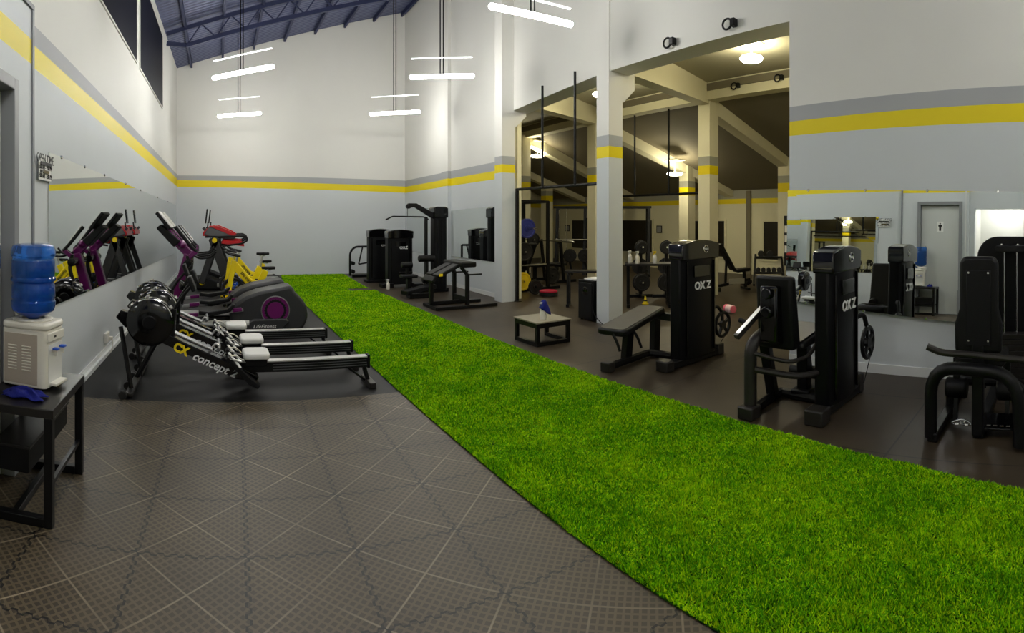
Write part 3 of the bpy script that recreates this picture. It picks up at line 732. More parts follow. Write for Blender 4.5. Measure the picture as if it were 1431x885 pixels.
# opening hours notice
p = on_line(50.5, 210, LA, LB); q = on_line(67.5, 218, LA, LB); z0 = on_line(52, 251, LA, LB).z; z1 = on_line(51, 211, LA, LB).z - 0.03
yc = (p.y + q.y) / 2; W = abs(q.y - p.y); Hh = z1 - z0
s = thing('hours_notice', (XL(yc) + 0.02, yc, (z0 + z1) / 2), 'white opening time notice with black bars by left mirror corner', 'sign', rz=-0.0177)
MB().span(0, 0.006, -W / 2, W / 2, -Hh / 2, Hh / 2).build('notice_board', 'paper', s, smooth=False)
def nt(body, v, size, m='letter_black'):
    text(body, size, m, s, (0.0075, 0, v * Hh), RIGHTW, sx=0.8)
nt('OPEN TIME', 0.37, 0.105)
MB().span(0.006, 0.008, -W * .44, W * .44, 0.115 * Hh, 0.25 * Hh).build('printed_bar', 'letter_black', s, smooth=False)
nt('MONDAY - FRIDAY', 0.183, 0.05, 'paper')
s.children[-1].location.x = 0.009
nt('5:00 AM - 9:00 PM', 0.03, 0.055)
MB().span(0.006, 0.008, -W * .44, -0.02 * W, -0.22 * Hh, -0.085 * Hh).build('printed_bar', 'letter_black', s, smooth=False)
MB().span(0.006, 0.008, -0.02 * W, W * .44, -0.22 * Hh, -0.085 * Hh).build('printed_bar', 'sign_dark', s, smooth=False)
nt('SATURDAY', -0.152, 0.045, 'paper'); s.children[-1].location.x = 0.009; s.children[-1].location.y = -W * .23
nt('7:00 AM - 6:00 PM', -0.33, 0.055)
# socket on the left wall
so = on_line(147, 476, LA, LB)
t = thing('wall_socket', (XL(so.y) + 0.002, so.y, max(0.22, so.z)), 'white double wall socket with plug above left skirting', 'socket')
MB().span(0, 0.04, -0.09, 0.09, -0.06, 0.06).build('socket_box', 'white_plastic', t, bevel=0.006)
MB().box((0.06, 0.04, -0.02), (0.05, 0.05, 0.05)).build('plug', 'white_plastic', t, bevel=0.008)
MB().tube([(0.08, 0.04, -0.03), (0.09, 0.04, -0.1), (0.06, 0.02, -0.2)], 0.006, seg=6, fillet=0.03).build('cable', 'white_plastic', t)
# ============ rowing machines: x runs along the rail from the flywheel end, base point at the front foot ============
def rower(loc, label):
    t = thing('rowing_machine', loc, label, 'rowing machine', 'rowing machines beside the turf')
    # front foot with transport wheels
    ff = MB().bar((0.02, -0.30, 0.035), (0.02, 0.30, 0.035), 0.075, 0.04).build('front_foot', 'gunmetal', t, bevel=0.008)
    for y in (-0.31, -0.02, 0.06, 0.31): MB().cyl((-0.035, y - 0.025, 0.04), (-0.035, y + 0.025, 0.04), 0.04, seg=18).build('transport_wheel', 'rubber_plate', ff, bevel=0.006)
    MB().bar((0.02, -0.14, 0.05), (-0.10, -0.05, 0.63), 0.035, 0.035).build('front_leg', 'black', t, smooth=False, bevel=0.005)
    MB().bar((0.02, 0.24, 0.05), (0.26, 0.05, 0.50), 0.04, 0.04).build('front_leg', 'black', t, smooth=False, bevel=0.005)
    # boom
    mb = MB().prism([(-0.15, 0.72), (-0.10, 0.79), (0.0, 0.76), (0.50, 0.50), (1.10, 0.235), (1.26, 0.15), (1.235, 0.10), (1.02, 0.135), (0.78, 0.27), (0.35, 0.46), (-0.06, 0.625)], -0.055, 0.055)
    bm = mb.build('boom', 'black_gloss', t, bevel=0.008)
    a = atan2(0.235 - 0.50, 0.60)
    def on(u, v): return (0.50 + u * cos(a) - v * sin(a), -0.058, 0.50 + u * sin(a) + v * cos(a))
    text('CX', 0.115, 'letter_yellow', bm, on(0.03, -0.075), (PI / 2, -a, 0), bold=0.006, sx=0.9)
    text('concept 2', 0.115, 'letter_white', bm, on(0.39, -0.08), (PI / 2, -a, 0), shear=0.3, bold=0.002)
    MB().cyl((0.40, 0, 0.585), (0.80, 0, 0.41), 0.022, seg=12).build('chain_cover', 'alu', t)
    # flywheel cage
    c = (0.19, 0, 0.68)
    fw = MB().lathe([(0.0, -0.088), (0.10, -0.092), (0.19, -0.082), (0.238, -0.052), (0.245, 0), (0.238, 0.052), (0.19, 0.082), (0.10, 0.092), (0, 0.088)], c, 'y', 40).build('flywheel_cage', 'black_gloss', t)
    for s in (-1, 1): MB().torus((c[0], s * 0.066, c[2]), 0.228, 0.006, 'y', 30, 6, 0.25, 1.9).build('cage_rim', 'chrome', fw)
    MB().lathe([(0, 0.1), (0.06, 0.1), (0.075, 0.088)], c, 'y', 20).build('hub_cap', 'black', fw)
    for ang in (35, 95, 140):
        x, z = c[0] + 0.247 * cos(math.radians(ang)), c[2] + 0.247 * sin(math.radians(ang))
        MB().box((x, 0, z), (0.035, 0.12, 0.02), ry=-math.radians(ang) + PI / 2).build('cage_clip', 'chrome', fw, bevel=0.004)
    # monitor mast
    MB().prism([(0.36, 0.50), (0.43, 0.47), (0.45, 0.80), (0.40, 0.82)], -0.04, 0.04).build('mast_bracket', 'black', t, bevel=0.006)
    MB().tube([(0.40, 0, 0.76), (0.50, 0, 0.92), (0.585, 0, 1.02)], 0.017, fillet=0.05).build('monitor_arm', 'black', t)
    mo = MB().box((0.60, 0, 1.06), (0.045, 0.20, 0.15), ry=-0.35).build('monitor', 'black_matt', t, bevel=0.012)
    MB().box((0.622, 0, 1.055), (0.006, 0.13, 0.085), ry=-0.35).build('monitor_screen', 'mid_grey', mo, smooth=False)
    # handle and hook
    MB().tube([(0.86, -0.22, 0.46), (0.87, -0.06, 0.44), (0.87, 0.06, 0.44), (0.86, 0.22, 0.46)], 0.016, fillet=0.05).build('pull_handle', 'mid_grey', t)
    MB().tube([(0.78, 0, 0.40), (0.84, 0, 0.47), (0.86, 0, 0.45)], 0.012, fillet=0.02).build('handle_hook', 'alu', t)
    # foot boards with straps
    for s in (-1, 1):
        fb = MB().prism([(0.93, 0.36), (0.955, 0.385), (1.19, 0.165), (1.26, 0.11), (1.24, 0.08), (1.15, 0.12)], s * 0.16 - 0.055, s * 0.16 + 0.055).build('foot_board', 'black_matt', t, bevel=0.006)
        MB().bar((0.985, s * 0.16 - 0.07, 0.37), (1.09, s * 0.16 + 0.07, 0.30), 0.03, 0.006).build('foot_strap', 'white_pad', fb, smooth=False)
        MB().bar((0.96, s * 0.16 + 0.07, 0.40), (1.07, s * 0.16 - 0.07, 0.29), 0.026, 0.006).build('foot_strap', 'white_pad', fb, smooth=False)
        MB().tube([(0.97, s * 0.16 - 0.05, 0.40), (1.04, s * 0.16, 0.385), (1.12, s * 0.16 + 0.03, 0.31)], 0.007, seg=6, fillet=0.03).build('strap_buckle', 'alu', fb)
    # rail, seat, rear leg
    ra = MB().span(0.98, 2.36, -0.032, 0.032, 0.185, 0.285).build('rail', 'black', t, smooth=False, bevel=0.006)
    MB().span(0.98, 2.37, -0.045, 0.045, 0.285, 0.302).build('rail_track', 'alu', ra, smooth=False, bevel=0.003)
    for s in (-1, 1):
        for z in (0.21, 0.235, 0.26): MB().span(1.4, 2.36, s * 0.032, s * 0.034, z - 0.003, z + 0.003).build('rail_groove', 'mid_grey', ra, smooth=False)
    MB().span(2.355, 2.385, -0.05, 0.05, 0.18, 0.31).build('rail_end_cap', 'black_matt', ra, bevel=0.006)
    sc = MB().span(1.12, 1.34, -0.07, 0.07, 0.25, 0.335).build('seat_carriage', 'black_matt', t, bevel=0.01)
    mb = MB().prism(rrect(1.10, 1.36, -0.16, 0.16, 0.06), 0.335, 0.395, 'xy'); mb.build('seat', 'white_pad', t, bevel=0.02, seg=3)  # pale colour holds the glare on the pad's top
    MB().bar((2.33, 0, 0.19), (2.37, 0, 0.05), 0.05, 0.04).build('rear_leg', 'black', t, smooth=False, bevel=0.005)
    MB().bar((2.16, 0, 0.19), (2.34, 0, 0.05), 0.03, 0.02).build('rear_brace', 'black', t, smooth=False, bevel=0.003)
    MB().bar((2.38, -0.17, 0.03), (2.38, 0.17, 0.03), 0.07, 0.06).build('rear_foot', 'gunmetal', t, bevel=0.008)
    return t
r0 = rower((-0.84, 5.28, 0), 'black rowing machine nearest the studded tile floor')
clone(r0, (-0.84, 5.95, 0), 'black rowing machine in the middle of the row of three')
clone(r0, (-0.98, 6.72, 0), 'black rowing machine furthest from the tiles, next to the elliptical')

# ============ ellipticals: drive housing toward the turf, console toward the mirror ============
def elliptical(loc, label):
    t = thing('elliptical_trainer', loc, label, 'elliptical trainer', 'purple elliptical trainers')
    # local x = 0 at world X = -0.95
    P = [(1.22, 0.40), (1.40, 0.52), (1.60, 0.59)] + [(2.06, 0.675), (2.12, 0.665), (2.15, 0.59), (2.24, 0.50)] + arc(2.02, 0.24, 0.335, 42, -40, 8) + [(2.2, 0.0), (1.30, 0.0), (1.18, 0.06), (1.15, 0.25)]
    dh = MB().prism(P, -0.26, 0.26).build('drive_housing', 'dark_grey', t, bevel=0.045, seg=3)
    # paler shoulder and the round purple drive window
    MB().prism([(1.35, 0.02), (1.38, 0.12), (1.52, 0.185), (2.0, 0.185), (2.06, 0.16), (2.06, 0.12), (1.95, 0.02)], -0.305, -0.24).build('step_cover', 'dark_grey', dh, bevel=0.02)
    text('LifeFitness', 0.075, 'letter_white', dh, (1.68, -0.309, 0.075), FRONT, shear=0.35, sx=1.1)
    c = (1.85, -0.262, 0.31)
    d = MB().lathe([(0, 0.012), (0.205, 0.012), (0.212, 0.0)], c, 'y', 40).build('drive_disc', 'purple', dh)
    MB().torus((c[0], c[1] - 0.01, c[2]), 0.213, 0.008, 'y', 40, 6).build('disc_ring', 'alu', d)
    mb = MB()
    n = 24; ring = []
    for k in range(n * 2):
        r = 0.155 if k % 2 else 0.175
        ring.append((c[0] + r * cos(PI * k / n), c[2] + r * sin(PI * k / n)))
    mb.prism(ring, c[1] - 0.016, c[1] - 0.011); mb.build('toothed_ring', 'black_matt', d, smooth=False)
    MB().lathe([(0, 0.02), (0.125, 0.02), (0.13, 0.014)], c, 'y', 36).build('disc_centre', 'purple', d)
    # base
    MB().cyl((0.02, -0.27, 0.12), (1.45, -0.27, 0.12), 0.045, seg=14).build('base_tube', 'white_pad', t)
    MB().bar((0.02, -0.30, 0.04), (0.02, 0.30, 0.04), 0.09, 0.08).build('front_foot', 'black', t, bevel=0.008)
    MB().bar((0.0, 0, 0.06), (1.3, 0, 0.06), 0.12, 0.09).build('base_beam', 'dark_grey', t, bevel=0.008)
    # mast, neck, console
    MB().bar((0.20, 0, 0.05), (0.52, 0, 1.15), 0.12, 0.14).build('mast', 'purple', t, bevel=0.015)
    nk = MB().bar((0.56, 0, 1.12), (0.16, 0, 1.52), 0.10, 0.13).build('neck', 'purple', t, bevel=0.015)
    MB().prism([(0.02, 1.56), (0.10, 1.62), (0.40, 1.36), (0.30, 1.26)], -0.14, 0.14).build('console_housing', 'black_matt', t, bevel=0.02)
    cs = MB().bar((0.035, 0, 1.80), (0.24, 0, 1.55), 0.46, 0.055, up=(1, 0, 1)).build('console', 'black_matt', t, bevel=0.015)
    MB().bar((0.065, 0, 1.815), (0.27, 0, 1.565), 0.42, 0.02, up=(1, 0, 1)).build('console_screen', 'alu', cs, bevel=0.006)
    MB().ball((0.42, 0, 1.30), 0.07, (1, 2.0, 1)).build('pivot_housing', 'purple', t)
    for s in (-1, 1):
        ar = MB().tube([(0.33, s * 0.29, 1.58), (0.56, s * 0.29, 1.30), (0.66, s * 0.29, 1.20)], 0.028, fillet=0.06).build('handlebar_grip', 'black_matt', t)
        MB().tube([(0.36, s * 0.29, 1.60), (0.57, s * 0.29, 1.335)], 0.010, seg=6).build('grip_strip', 'alu', ar)
        MB().bar((0.66, s * 0.29, 1.22), (0.52, s * 0.27, 1.10), 0.05, 0.07).build('arm_bracket', 'purple', ar, bevel=0.01)
        MB().tube([(0.52, s * 0.27, 1.14), (0.56, s * 0.29, 0.95), (0.42, s * 0.29, 0.42)], 0.032, fillet=0.1).build('swing_arm', 'black', t)
        MB().cyl((0.52, s * 0.06, 1.02), (0.52, s * 0.33, 1.02), 0.065, seg=18).build('pivot_knuckle', 'black_gloss', t, bevel=0.008)
        MB().ball((0.44, s * 0.29, 0.70), 0.055, (1, 0.9, 1.5)).build('arm_joint', 'black_gloss', t)
        MB().tube([(0.95, s * 0.30, 1.21), (0.88, s * 0.3, 1.12), (0.70, s * 0.26, 1.10), (0.56, s * 0.08, 1.16)], 0.018, fillet=0.06).build('fixed_handle', 'black', t)
        z = 0.25 + 0.07 * (s > 0)
        rl = MB().bar((0.42, s * 0.29, z - 0.03), (1.36, s * 0.29, z + 0.08), 0.05, 0.05).build('pedal_rail', 'alu', t, bevel=0.008)
        for xx_, w_ in ((0.52, 0.16), (1.20, 0.14)): MB().bar((xx_, s * 0.29, z - 0.02 + (xx_ - 0.42) * 0.117), (xx_ + w_, s * 0.29, z - 0.02 + (xx_ + w_ - 0.42) * 0.117), 0.07, 0.055).build('rail_joint', 'purple', rl, bevel=0.01)
        MB().prism([(0.68, z + 0.02), (0.70, z + 0.075), (0.84, z + 0.06), (1.12, z + 0.10), (1.20, z + 0.17), (1.235, z + 0.16), (1.17, z + 0.06), (0.9, z + 0.0)], s * 0.29 - 0.085, s * 0.29 + 0.085).build('pedal', 'black_matt', t, bevel=0.012)
    return t
e0 = elliptical((-0.95, 8.38, 0), 'purple and grey elliptical trainer nearest the rowing machines')
clone(e0, (-0.98, 9.28, 0), 'purple and grey elliptical trainer further back beside the yellow bikes')

# ============ spin bikes: handlebar toward the mirror ============
def bike(loc, label, seat_z=0.78, bar_z=0.97):
    t = thing('spin_bike', loc, label, 'exercise bike', 'yellow spin bikes')
    fr = MB().bar((0.30, 0, 0.88), (0.16, 0, 0.10), 0.16, 0.10, up=(1, 0, 0)).bar((0.30, 0, 0.80), (0.74, 0, 0.28), 0.09, 0.15).bar((0.72, 0, 0.22), (0.93, 0, 0.68), 0.08, 0.13).bar((0.46, 0, 0.52), (0.88, 0, 0.40), 0.07, 0.08).build('frame', 'bike_yellow', t, bevel=0.012)
    a = atan2(0.28 - 0.80, 0.44)
    text('SPINNER', 0.075, 'letter_black', fr, (0.53, -0.048, 0.535), (PI / 2, -a, 0), bold=0.002)
    for s in (-1, 1):
        MB().bar((0.27, s * 0.075, 0.80), (0.17, s * 0.075, 0.10), 0.03, 0.085, up=(1, 0, 0)).build('fork_blade', 'bike_yellow', t, bevel=0.008)
    whl = MB().torus((0.28, 0, 0.30), 0.215, 0.028, 'y', 36, 10).build('flywheel', 'rubber_plate', t)
    MB().torus((0.28, 0, 0.30), 0.175, 0.012, 'y', 30, 6).build('flywheel_rim', 'chrome', whl)
    for k in range(6):
        q = 2 * PI * k / 6
        MB().bar((0.28 + 0.03 * cos(q), 0, 0.30 + 0.03 * sin(q)), (0.28 + 0.175 * cos(q), 0, 0.30 + 0.175 * sin(q)), 0.03, 0.035, up=(0, 1, 0)).build('spoke', 'blue_spoke', whl, smooth=False)
    MB().cyl((0.28, -0.09, 0.30), (0.28, 0.09, 0.30), 0.03, seg=14).build('axle', 'chrome', whl)
    for x, nm in ((0.10, 'front_foot'), (1.02, 'rear_foot')):
        f = MB().cyl((x, -0.26, 0.045), (x, 0.26, 0.045), 0.032, seg=12).build(nm, 'bike_yellow', t)
        for s in (-1, 1): MB().cyl((x, s * 0.24, 0.035), (x, s * 0.29, 0.035), 0.036, seg=12).build('foot_cap', 'black_matt', f)
    MB().bar((0.14, 0, 0.07), (1.02, 0, 0.07), 0.08, 0.06).build('base_rail', 'bike_yellow', t, bevel=0.008)
    MB().bar((0.80, 0, 0.09), (0.80, 0, 0.36), 0.09, 0.07).build('rear_strut', 'bike_yellow', t, bevel=0.008)
    cr = MB().lathe([(0, -0.075), (0.10, -0.075), (0.11, -0.06), (0.10, -0.05), (0, -0.05)], (0.72, 0, 0.32), 'y', 26).build('chain_guard', 'black_matt', t)
    MB().bar((0.72, -0.09, 0.32), (0.66, -0.09, 0.17), 0.02, 0.03).build('crank', 'chrome', t)
    MB().bar((0.72, 0.09, 0.32), (0.78, 0.09, 0.47), 0.02, 0.03).build('crank', 'chrome', t)
    MB().box((0.66, -0.14, 0.16), (0.11, 0.09, 0.025)).build('pedal', 'black_matt', t, bevel=0.006)
    MB().box((0.78, 0.14, 0.48), (0.11, 0.09, 0.025)).build('pedal', 'black_matt', t, bevel=0.006)
    MB().cyl((0.32, 0, 0.80), (0.37, 0, bar_z), 0.025, seg=12).build('handlebar_post', 'alu', t)
    MB().cyl((0.93, 0, 0.64), (0.975, 0, seat_z - 0.03), 0.022, seg=12).build('seat_post', 'alu', t)
    hb_ = MB().tube([(0.10, -0.14, bar_z + 0.10), (0.20, -0.20, bar_z + 0.04), (0.40, -0.22, bar_z), (0.42, 0, bar_z), (0.40, 0.22, bar_z), (0.20, 0.20, bar_z + 0.04), (0.10, 0.14, bar_z + 0.10)], 0.018, fillet=0.06).build('handlebar', 'black_matt', t)
    MB().tube([(0.14, -0.09, bar_z + 0.09), (0.24, -0.09, bar_z + 0.02), (0.42, -0.09, bar_z)], 0.016, fillet=0.05).tube([(0.14, 0.09, bar_z + 0.09), (0.24, 0.09, bar_z + 0.02), (0.42, 0.09, bar_z)], 0.016, fillet=0.05).bar((0.14, -0.09, bar_z + 0.09), (0.14, 0.09, bar_z + 0.09), 0.03).build('aero_bar', 'black_matt', t)
    o = [(1.13, 0.0), (1.12, 0.075), (1.05, 0.095), (0.98, 0.05), (0.86, 0.022), (0.84, 0.0), (0.86, -0.022), (0.98, -0.05), (1.05, -0.095), (1.12, -0.075)]
    MB().prism(o, seat_z - 0.03, seat_z + 0.025, 'xy').build('saddle', 'black_matt', t, bevel=0.018, seg=3)
    MB().box((0.98, 0, seat_z - 0.04), (0.14, 0.03, 0.025)).build('saddle_clamp', 'chrome', t, bevel=0.004)
    return t
bike((0.06, 10.7, 0), 'yellow spin bike nearest the ellipticals, low saddle', 0.73, 0.97)
bike((0.02, 11.55, 0), 'yellow spin bike in the middle with raised saddle', 0.96, 1.0)
bike((0.16, 12.4, 0), 'yellow spin bike furthest back of the three', 0.73, 0.97)

# ============ treadmills with red consoles ============
def treadmill(loc, label):
    t = thing('treadmill', loc, label, 'treadmill', 'red console treadmills')
    mh = MB().prism([(0.0, 0.02), (0.0, 0.20), (0.10, 0.30), (0.26, 0.31), (0.62, 0.17), (0.62, 0.02)], -0.42, 0.42).build('motor_cover', 'black_matt', t, bevel=0.03, seg=3)
    for s in (-1, 1): MB().cyl((0.14, s * 0.42, 0.19), (0.14, s * 0.436, 0.19), 0.07, seg=22).build('side_badge', 'bike_yellow', mh)
    MB().span(0.55, 2.05, -0.34, 0.34, 0.08, 0.155).build('running_deck', 'rubber_plate', t, smooth=False, bevel=0.006)
    for s in (-1, 1):
        MB().span(0.5, 2.08, s * 0.34, s * 0.43, 0.08, 0.17).build('side_rail', 'alu', t, bevel=0.012)
        MB().bar((0.12, s * 0.43, 0.16), (0.50, s * 0.43, 1.26), 0.05, 0.15, up=(1, 0, 0)).build('upright', 'dark_grey', t, bevel=0.015)
        MB().bar((0.78, s * 0.43, 0.14), (0.40, s * 0.43, 1.24), 0.05, 0.22, up=(1, 0, 0)).build('upright', 'dark_grey', t, bevel=0.015)
        MB().tube([(0.22, s * 0.43, 1.28), (1.20, s * 0.43, 1.30), (1.24, s * 0.43, 1.20), (1.10, s * 0.43, 1.12), (0.62, s * 0.43, 1.06)], 0.024, fillet=0.07).build('handrail', 'black_matt', t)
        MB().bar((0.16, s * 0.30, 1.50), (0.36, s * 0.30, 1.26), 0.03, 0.06).build('grip_post', 'dark_grey', t, bevel=0.008)
    MB().cyl((2.04, -0.40, 0.10), (2.04, 0.40, 0.10), 0.07, seg=18).build('rear_roller', 'black_matt', t)
    cn = MB().prism([(0.18, 1.34), (0.30, 1.52), (0.42, 1.50), (0.98, 1.30), (0.92, 1.22), (0.40, 1.26)], -0.40, 0.40).build('console_pod', 'mid_grey', t, bevel=0.03, seg=3)
    for s in (-1, 1):
        MB().prism([(0.34, 1.53), (0.50, 1.545), (0.80, 1.42), (0.98, 1.31), (0.90, 1.29)], s * 0.405, s * 0.415).build('console_shell', 'red', cn, bevel=0.004)
        MB().prism([(0.60, 1.12), (1.16, 1.05), (1.14, 1.15), (0.66, 1.22)], s * 0.36, s * 0.42).build('shell_lower', 'red', cn, bevel=0.01)
    MB().prism([(0.36, 1.525), (0.52, 1.54), (0.86, 1.40), (0.98, 1.32), (0.94, 1.315)], -0.40, 0.40).build('console_top', 'red', cn, bevel=0.01)
    MB().prism([(0.15, 1.30), (0.17, 1.40), (0.33, 1.55), (0.42, 1.54), (0.32, 1.30)], -0.37, 0.37).build('front_shell', 'red', cn, bevel=0.015)
    for s in (-1, 1): MB().cyl((0.44, s * 0.455, 1.20), (0.44, s * 0.475, 1.20), 0.06, seg=22).build('frame_badge', 'bike_yellow', t)
    MB().box((0.24, 0, 1.78), (0.035, 0.16, 0.36), ry=0.12).build('tablet_screen', 'black_gloss', t, bevel=0.008)
    MB().box((0.27, 0, 1.55), (0.03, 0.06, 0.16), ry=0.12).build('tablet_stem', 'black_matt', t, bevel=0.006)
    return t
tm0 = treadmill((-0.48, 13.3, 0), 'treadmill with red console directly behind the yellow bikes')
clone(tm0, (-0.42, 14.7, 0), 'treadmill with red console nearest the back wall')
# ============ selectorised machines ============
def at(x, y): MB.ORG = Vector((x, y, 0))
def tower(t, x0, x1, y0, y1, h=1.45, lettering=True, badge=True, s=1.0):
    """bow-fronted weight-stack shroud, wide face toward -Y"""
    L = x1 - x0; xc = (x0 + x1) / 2
    n = 10
    foot = [(x0 + 0.02, y0 + 0.02)] + [(x0 + L * (0.06 + 0.88 * k / n), y0 - 0.035 * sin(PI * k / n)) for k in range(n + 1)] + [(x1 - 0.02, y0 + 0.02), (x1 - 0.02, y1 - 0.02), (x1 - 0.06, y1), (x0 + 0.06, y1), (x0 + 0.02, y1 - 0.02)]
    sh = MB().prism(foot, 0.07, h - 0.20, 'xy').build('shroud', 'black_shroud', t, bevel=0.012)
    top = [(x0 + 0.015, h - 0.23), (x1 - 0.015, h - 0.23), (x1 - 0.005, h - 0.06)] + [(x1 - 0.01 - (L - 0.02) * k / n, h - 0.045 + 0.045 * sin(PI * k / n)) for k in range(n + 1)] + [(x0 + 0.005, h - 0.06)]
    cp = MB().prism(top, y0 - 0.038, y1 + 0.004).build('shroud_cap', 'black_gloss', t, bevel=0.03, seg=3)
    for xx in (x0 + L * 0.14, x1 - L * 0.14):
        MB().span(xx - 0.006, xx + 0.006, y0 - 0.036, y0 - 0.004, 0.12, h - 0.25).build('shroud_seam', 'black_gloss', sh, smooth=False)
    MB().span(x0 + L * .3, x1 - L * .3, y0 - 0.047, y0 - 0.03, h - 0.43, h - 0.30).build('selector_window', 'black_gloss', sh, bevel=0.004)
    if badge:
        bd = MB().torus((xc + 0.08, y0 - 0.04, h - 0.11), 0.042, 0.005, 'y', 24, 6).build('badge_ring', 'chrome', cp)
        text('OXZ', 0.026, 'letter_white', bd, (xc + 0.08, y0 - 0.042, h - 0.11), FRONT)
    if lettering: text('OX Z', 0.125 * s, 'letter_white', sh, (xc + 0.02, y0 - 0.040, h - 0.54), FRONT, bold=0.004, extrude=0.003)
    return sh
def cam_wheel(t, x, y, z, r=0.165):
    w = MB().torus((x, y, z), r * 0.88, 0.022, 'y', 26, 8).lathe([(0, 0.02), (0.05, 0.02), (0.05, -0.02), (0, -0.02)], (x, y, z), 'y', 16).build('cam_wheel', 'black', t)
    for k in range(5):
        a = 2 * PI * k / 5 + 0.4
        MB().bar((x + 0.04 * cos(a), y, z + 0.04 * sin(a)), (x + r * 0.86 * cos(a), y, z + r * 0.86 * sin(a)), 0.03, 0.03, up=(0, 1, 0)).build('wheel_spoke', 'black', w, smooth=False)
    return w
# ---- bench machine with pad (left of the two big black towers)
at(4.6, 4.2)
t = thing('leg_curl_machine', (4.6, 4.2, 0), 'black leg curl machine with sloping grey pad, in front of middle pillar', 'gym machine')
tower(t, 4.62, 5.34, 3.95, 4.13)
MB().bar((4.40, 4.0, 0.05), (5.45, 4.02, 0.05), 0.12, 0.08).build('base_bar', 'black', t, bevel=0.012)
MB().box((4.43, 4.0, 0.06), (0.13, 0.17, 0.12)).build('base_foot', 'gunmetal', t, bevel=0.014)
MB().box((5.42, 4.02, 0.07), (0.13, 0.15, 0.14)).build('base_foot', 'gunmetal', t, bevel=0.014)
MB().tube([(3.98, 4.44, 0.05), (4.78, 4.58, 0.05), (4.88, 4.10, 0.05)], 0.045, fillet=0.1, seg=8).build('base_frame', 'black', t)
MB().box((3.97, 4.44, 0.055), (0.11, 0.13, 0.11), rz=0.17).build('base_foot', 'gunmetal', t, bevel=0.012)
MB().bar((4.36, 4.55, 0.05), (4.36, 4.50, 0.47), 0.10, 0.10).build('pad_post', 'black', t, bevel=0.01)
MB().bar((4.92, 4.62, 0.0), (4.92, 4.60, 0.54), 0.10, 0.10).build('pad_post', 'black', t, bevel=0.01)
MB().bar((4.90, 4.60, 0.50), (4.90, 4.06, 0.50), 0.09, 0.09).build('link_arm', 'black', t, bevel=0.01)
b = MB(); po = rrect(-0.50, 0.50, -0.19, 0.19, 0.07); b.prism(po, -0.035, 0.035, 'xy')
pad = b.build('bench_pad', 'vinyl', t, bevel=0.02, seg=3, normals=True)
pad.data.transform(Matrix.Translation(-MB.ORG) @ Matrix.Translation(Vector((4.40, 4.48, 0.515))) @ Matrix.Rotation(0.26, 4, 'Z') @ Matrix.Rotation(-0.13, 4, 'Y') @ Matrix.Translation(Vector((4.6, 4.2, 0))))
b = MB().prism(rrect(-0.47, 0.47, -0.16, 0.16, 0.06), 0.033, 0.042, 'xy'); tp_ = b.build('pad_top', 'vinyl_grey', pad, bevel=0.004)
tp_.data.transform(Matrix.Translation(-MB.ORG) @ Matrix.Translation(Vector((4.40, 4.48, 0.515))) @ Matrix.Rotation(0.26, 4, 'Z') @ Matrix.Rotation(-0.13, 4, 'Y') @ Matrix.Translation(Vector((4.6, 4.2, 0))))
MB().tube([(3.90, 4.28, 0.45), (3.92, 4.24, 0.38), (3.95, 4.22, 0.27)], 0.016, fillet=0.05).build('hand_grip', 'black_matt', t)
MB().tube([(4.24, 4.33, 0.46), (4.28, 4.28, 0.36), (4.32, 4.26, 0.24)], 0.016, fillet=0.05).build('hand_grip', 'black_matt', t)
cam_wheel(t, 5.52, 4.0, 0.36, 0.17)
MB().tube([(5.36, 4.05, 0.58), (5.44, 4.02, 0.60), (5.50, 4.0, 0.52)], 0.022, fillet=0.05).build('cam_arm', 'black', t)
MB().tube([(5.62, 4.0, 0.24), (5.46, 4.0, 0.12)], 0.005, seg=6).build('cable', 'black_gloss', t)
# ---- seated machine with backrest
at(4.3, 2.2)
t = thing('leg_extension_machine', (4.3, 2.2, 0), 'black seated leg extension machine with upright backrest beside right mirror', 'gym machine')
tower(t, 4.15, 4.83, 1.90, 2.06)
MB().bar((3.96, 1.95, 0.05), (4.95, 1.95, 0.05), 0.12, 0.08).build('base_bar', 'black', t, bevel=0.012)
MB().box((3.99, 1.93, 0.065), (0.17, 0.17, 0.13)).build('base_foot', 'gunmetal', t, bevel=0.014)
MB().box((4.90, 1.95, 0.09), (0.12, 0.13, 0.18)).build('base_foot', 'gunmetal', t, bevel=0.014)
MB().tube([(3.85, 2.50, 0.045), (4.46, 2.55, 0.045), (4.43, 2.05, 0.045)], 0.045, fillet=0.08, seg=8).build('base_frame', 'black', t)
MB().box((3.82, 2.49, 0.055), (0.15, 0.15, 0.11)).build('base_foot', 'gunmetal', t, bevel=0.014)
MB().tube([(3.84, 2.49, 0.06), (3.84, 2.49, 0.63), (4.06, 2.47, 0.70), (4.25, 2.45, 0.66)], 0.055, fillet=0.16, seg=12).build('frame_arch', 'gunmetal', t)
MB().bar((4.08, 2.50, 0.66), (4.30, 2.54, 0.06), 0.09, 0.10).build('rear_leg', 'black', t, bevel=0.01)
MB().bar((4.52, 2.32, 0.0), (4.50, 2.32, 0.54), 0.11, 0.10).build('seat_post', 'black', t, bevel=0.01)
MB().box((4.52, 2.32, 0.05), (0.22, 0.2, 0.1)).build('post_foot', 'black', t, bevel=0.014)
br = MB().prism([(4.02, 0.56), (4.17, 0.56), (4.07, 1.20), (3.97, 1.20)], 2.17, 2.53).build('backrest', 'vinyl', t, bevel=0.03, seg=3)
MB().prism([(3.90, 0.64), (4.04, 0.60), (4.0, 1.12), (3.90, 1.12)], 2.27, 2.44).build('back_bracket', 'black_gloss', br, bevel=0.02)
for z in (0.90, 1.06): MB().cyl((3.86, 2.355, z), (3.92, 2.355, z), 0.05, seg=18).build('bracket_boss', 'black_gloss', br, bevel=0.01)
lv = MB().bar((3.98, 2.47, 0.90), (3.70, 2.54, 0.70), 0.055, 0.045).build('adjust_lever', 'gunmetal', t, bevel=0.006)
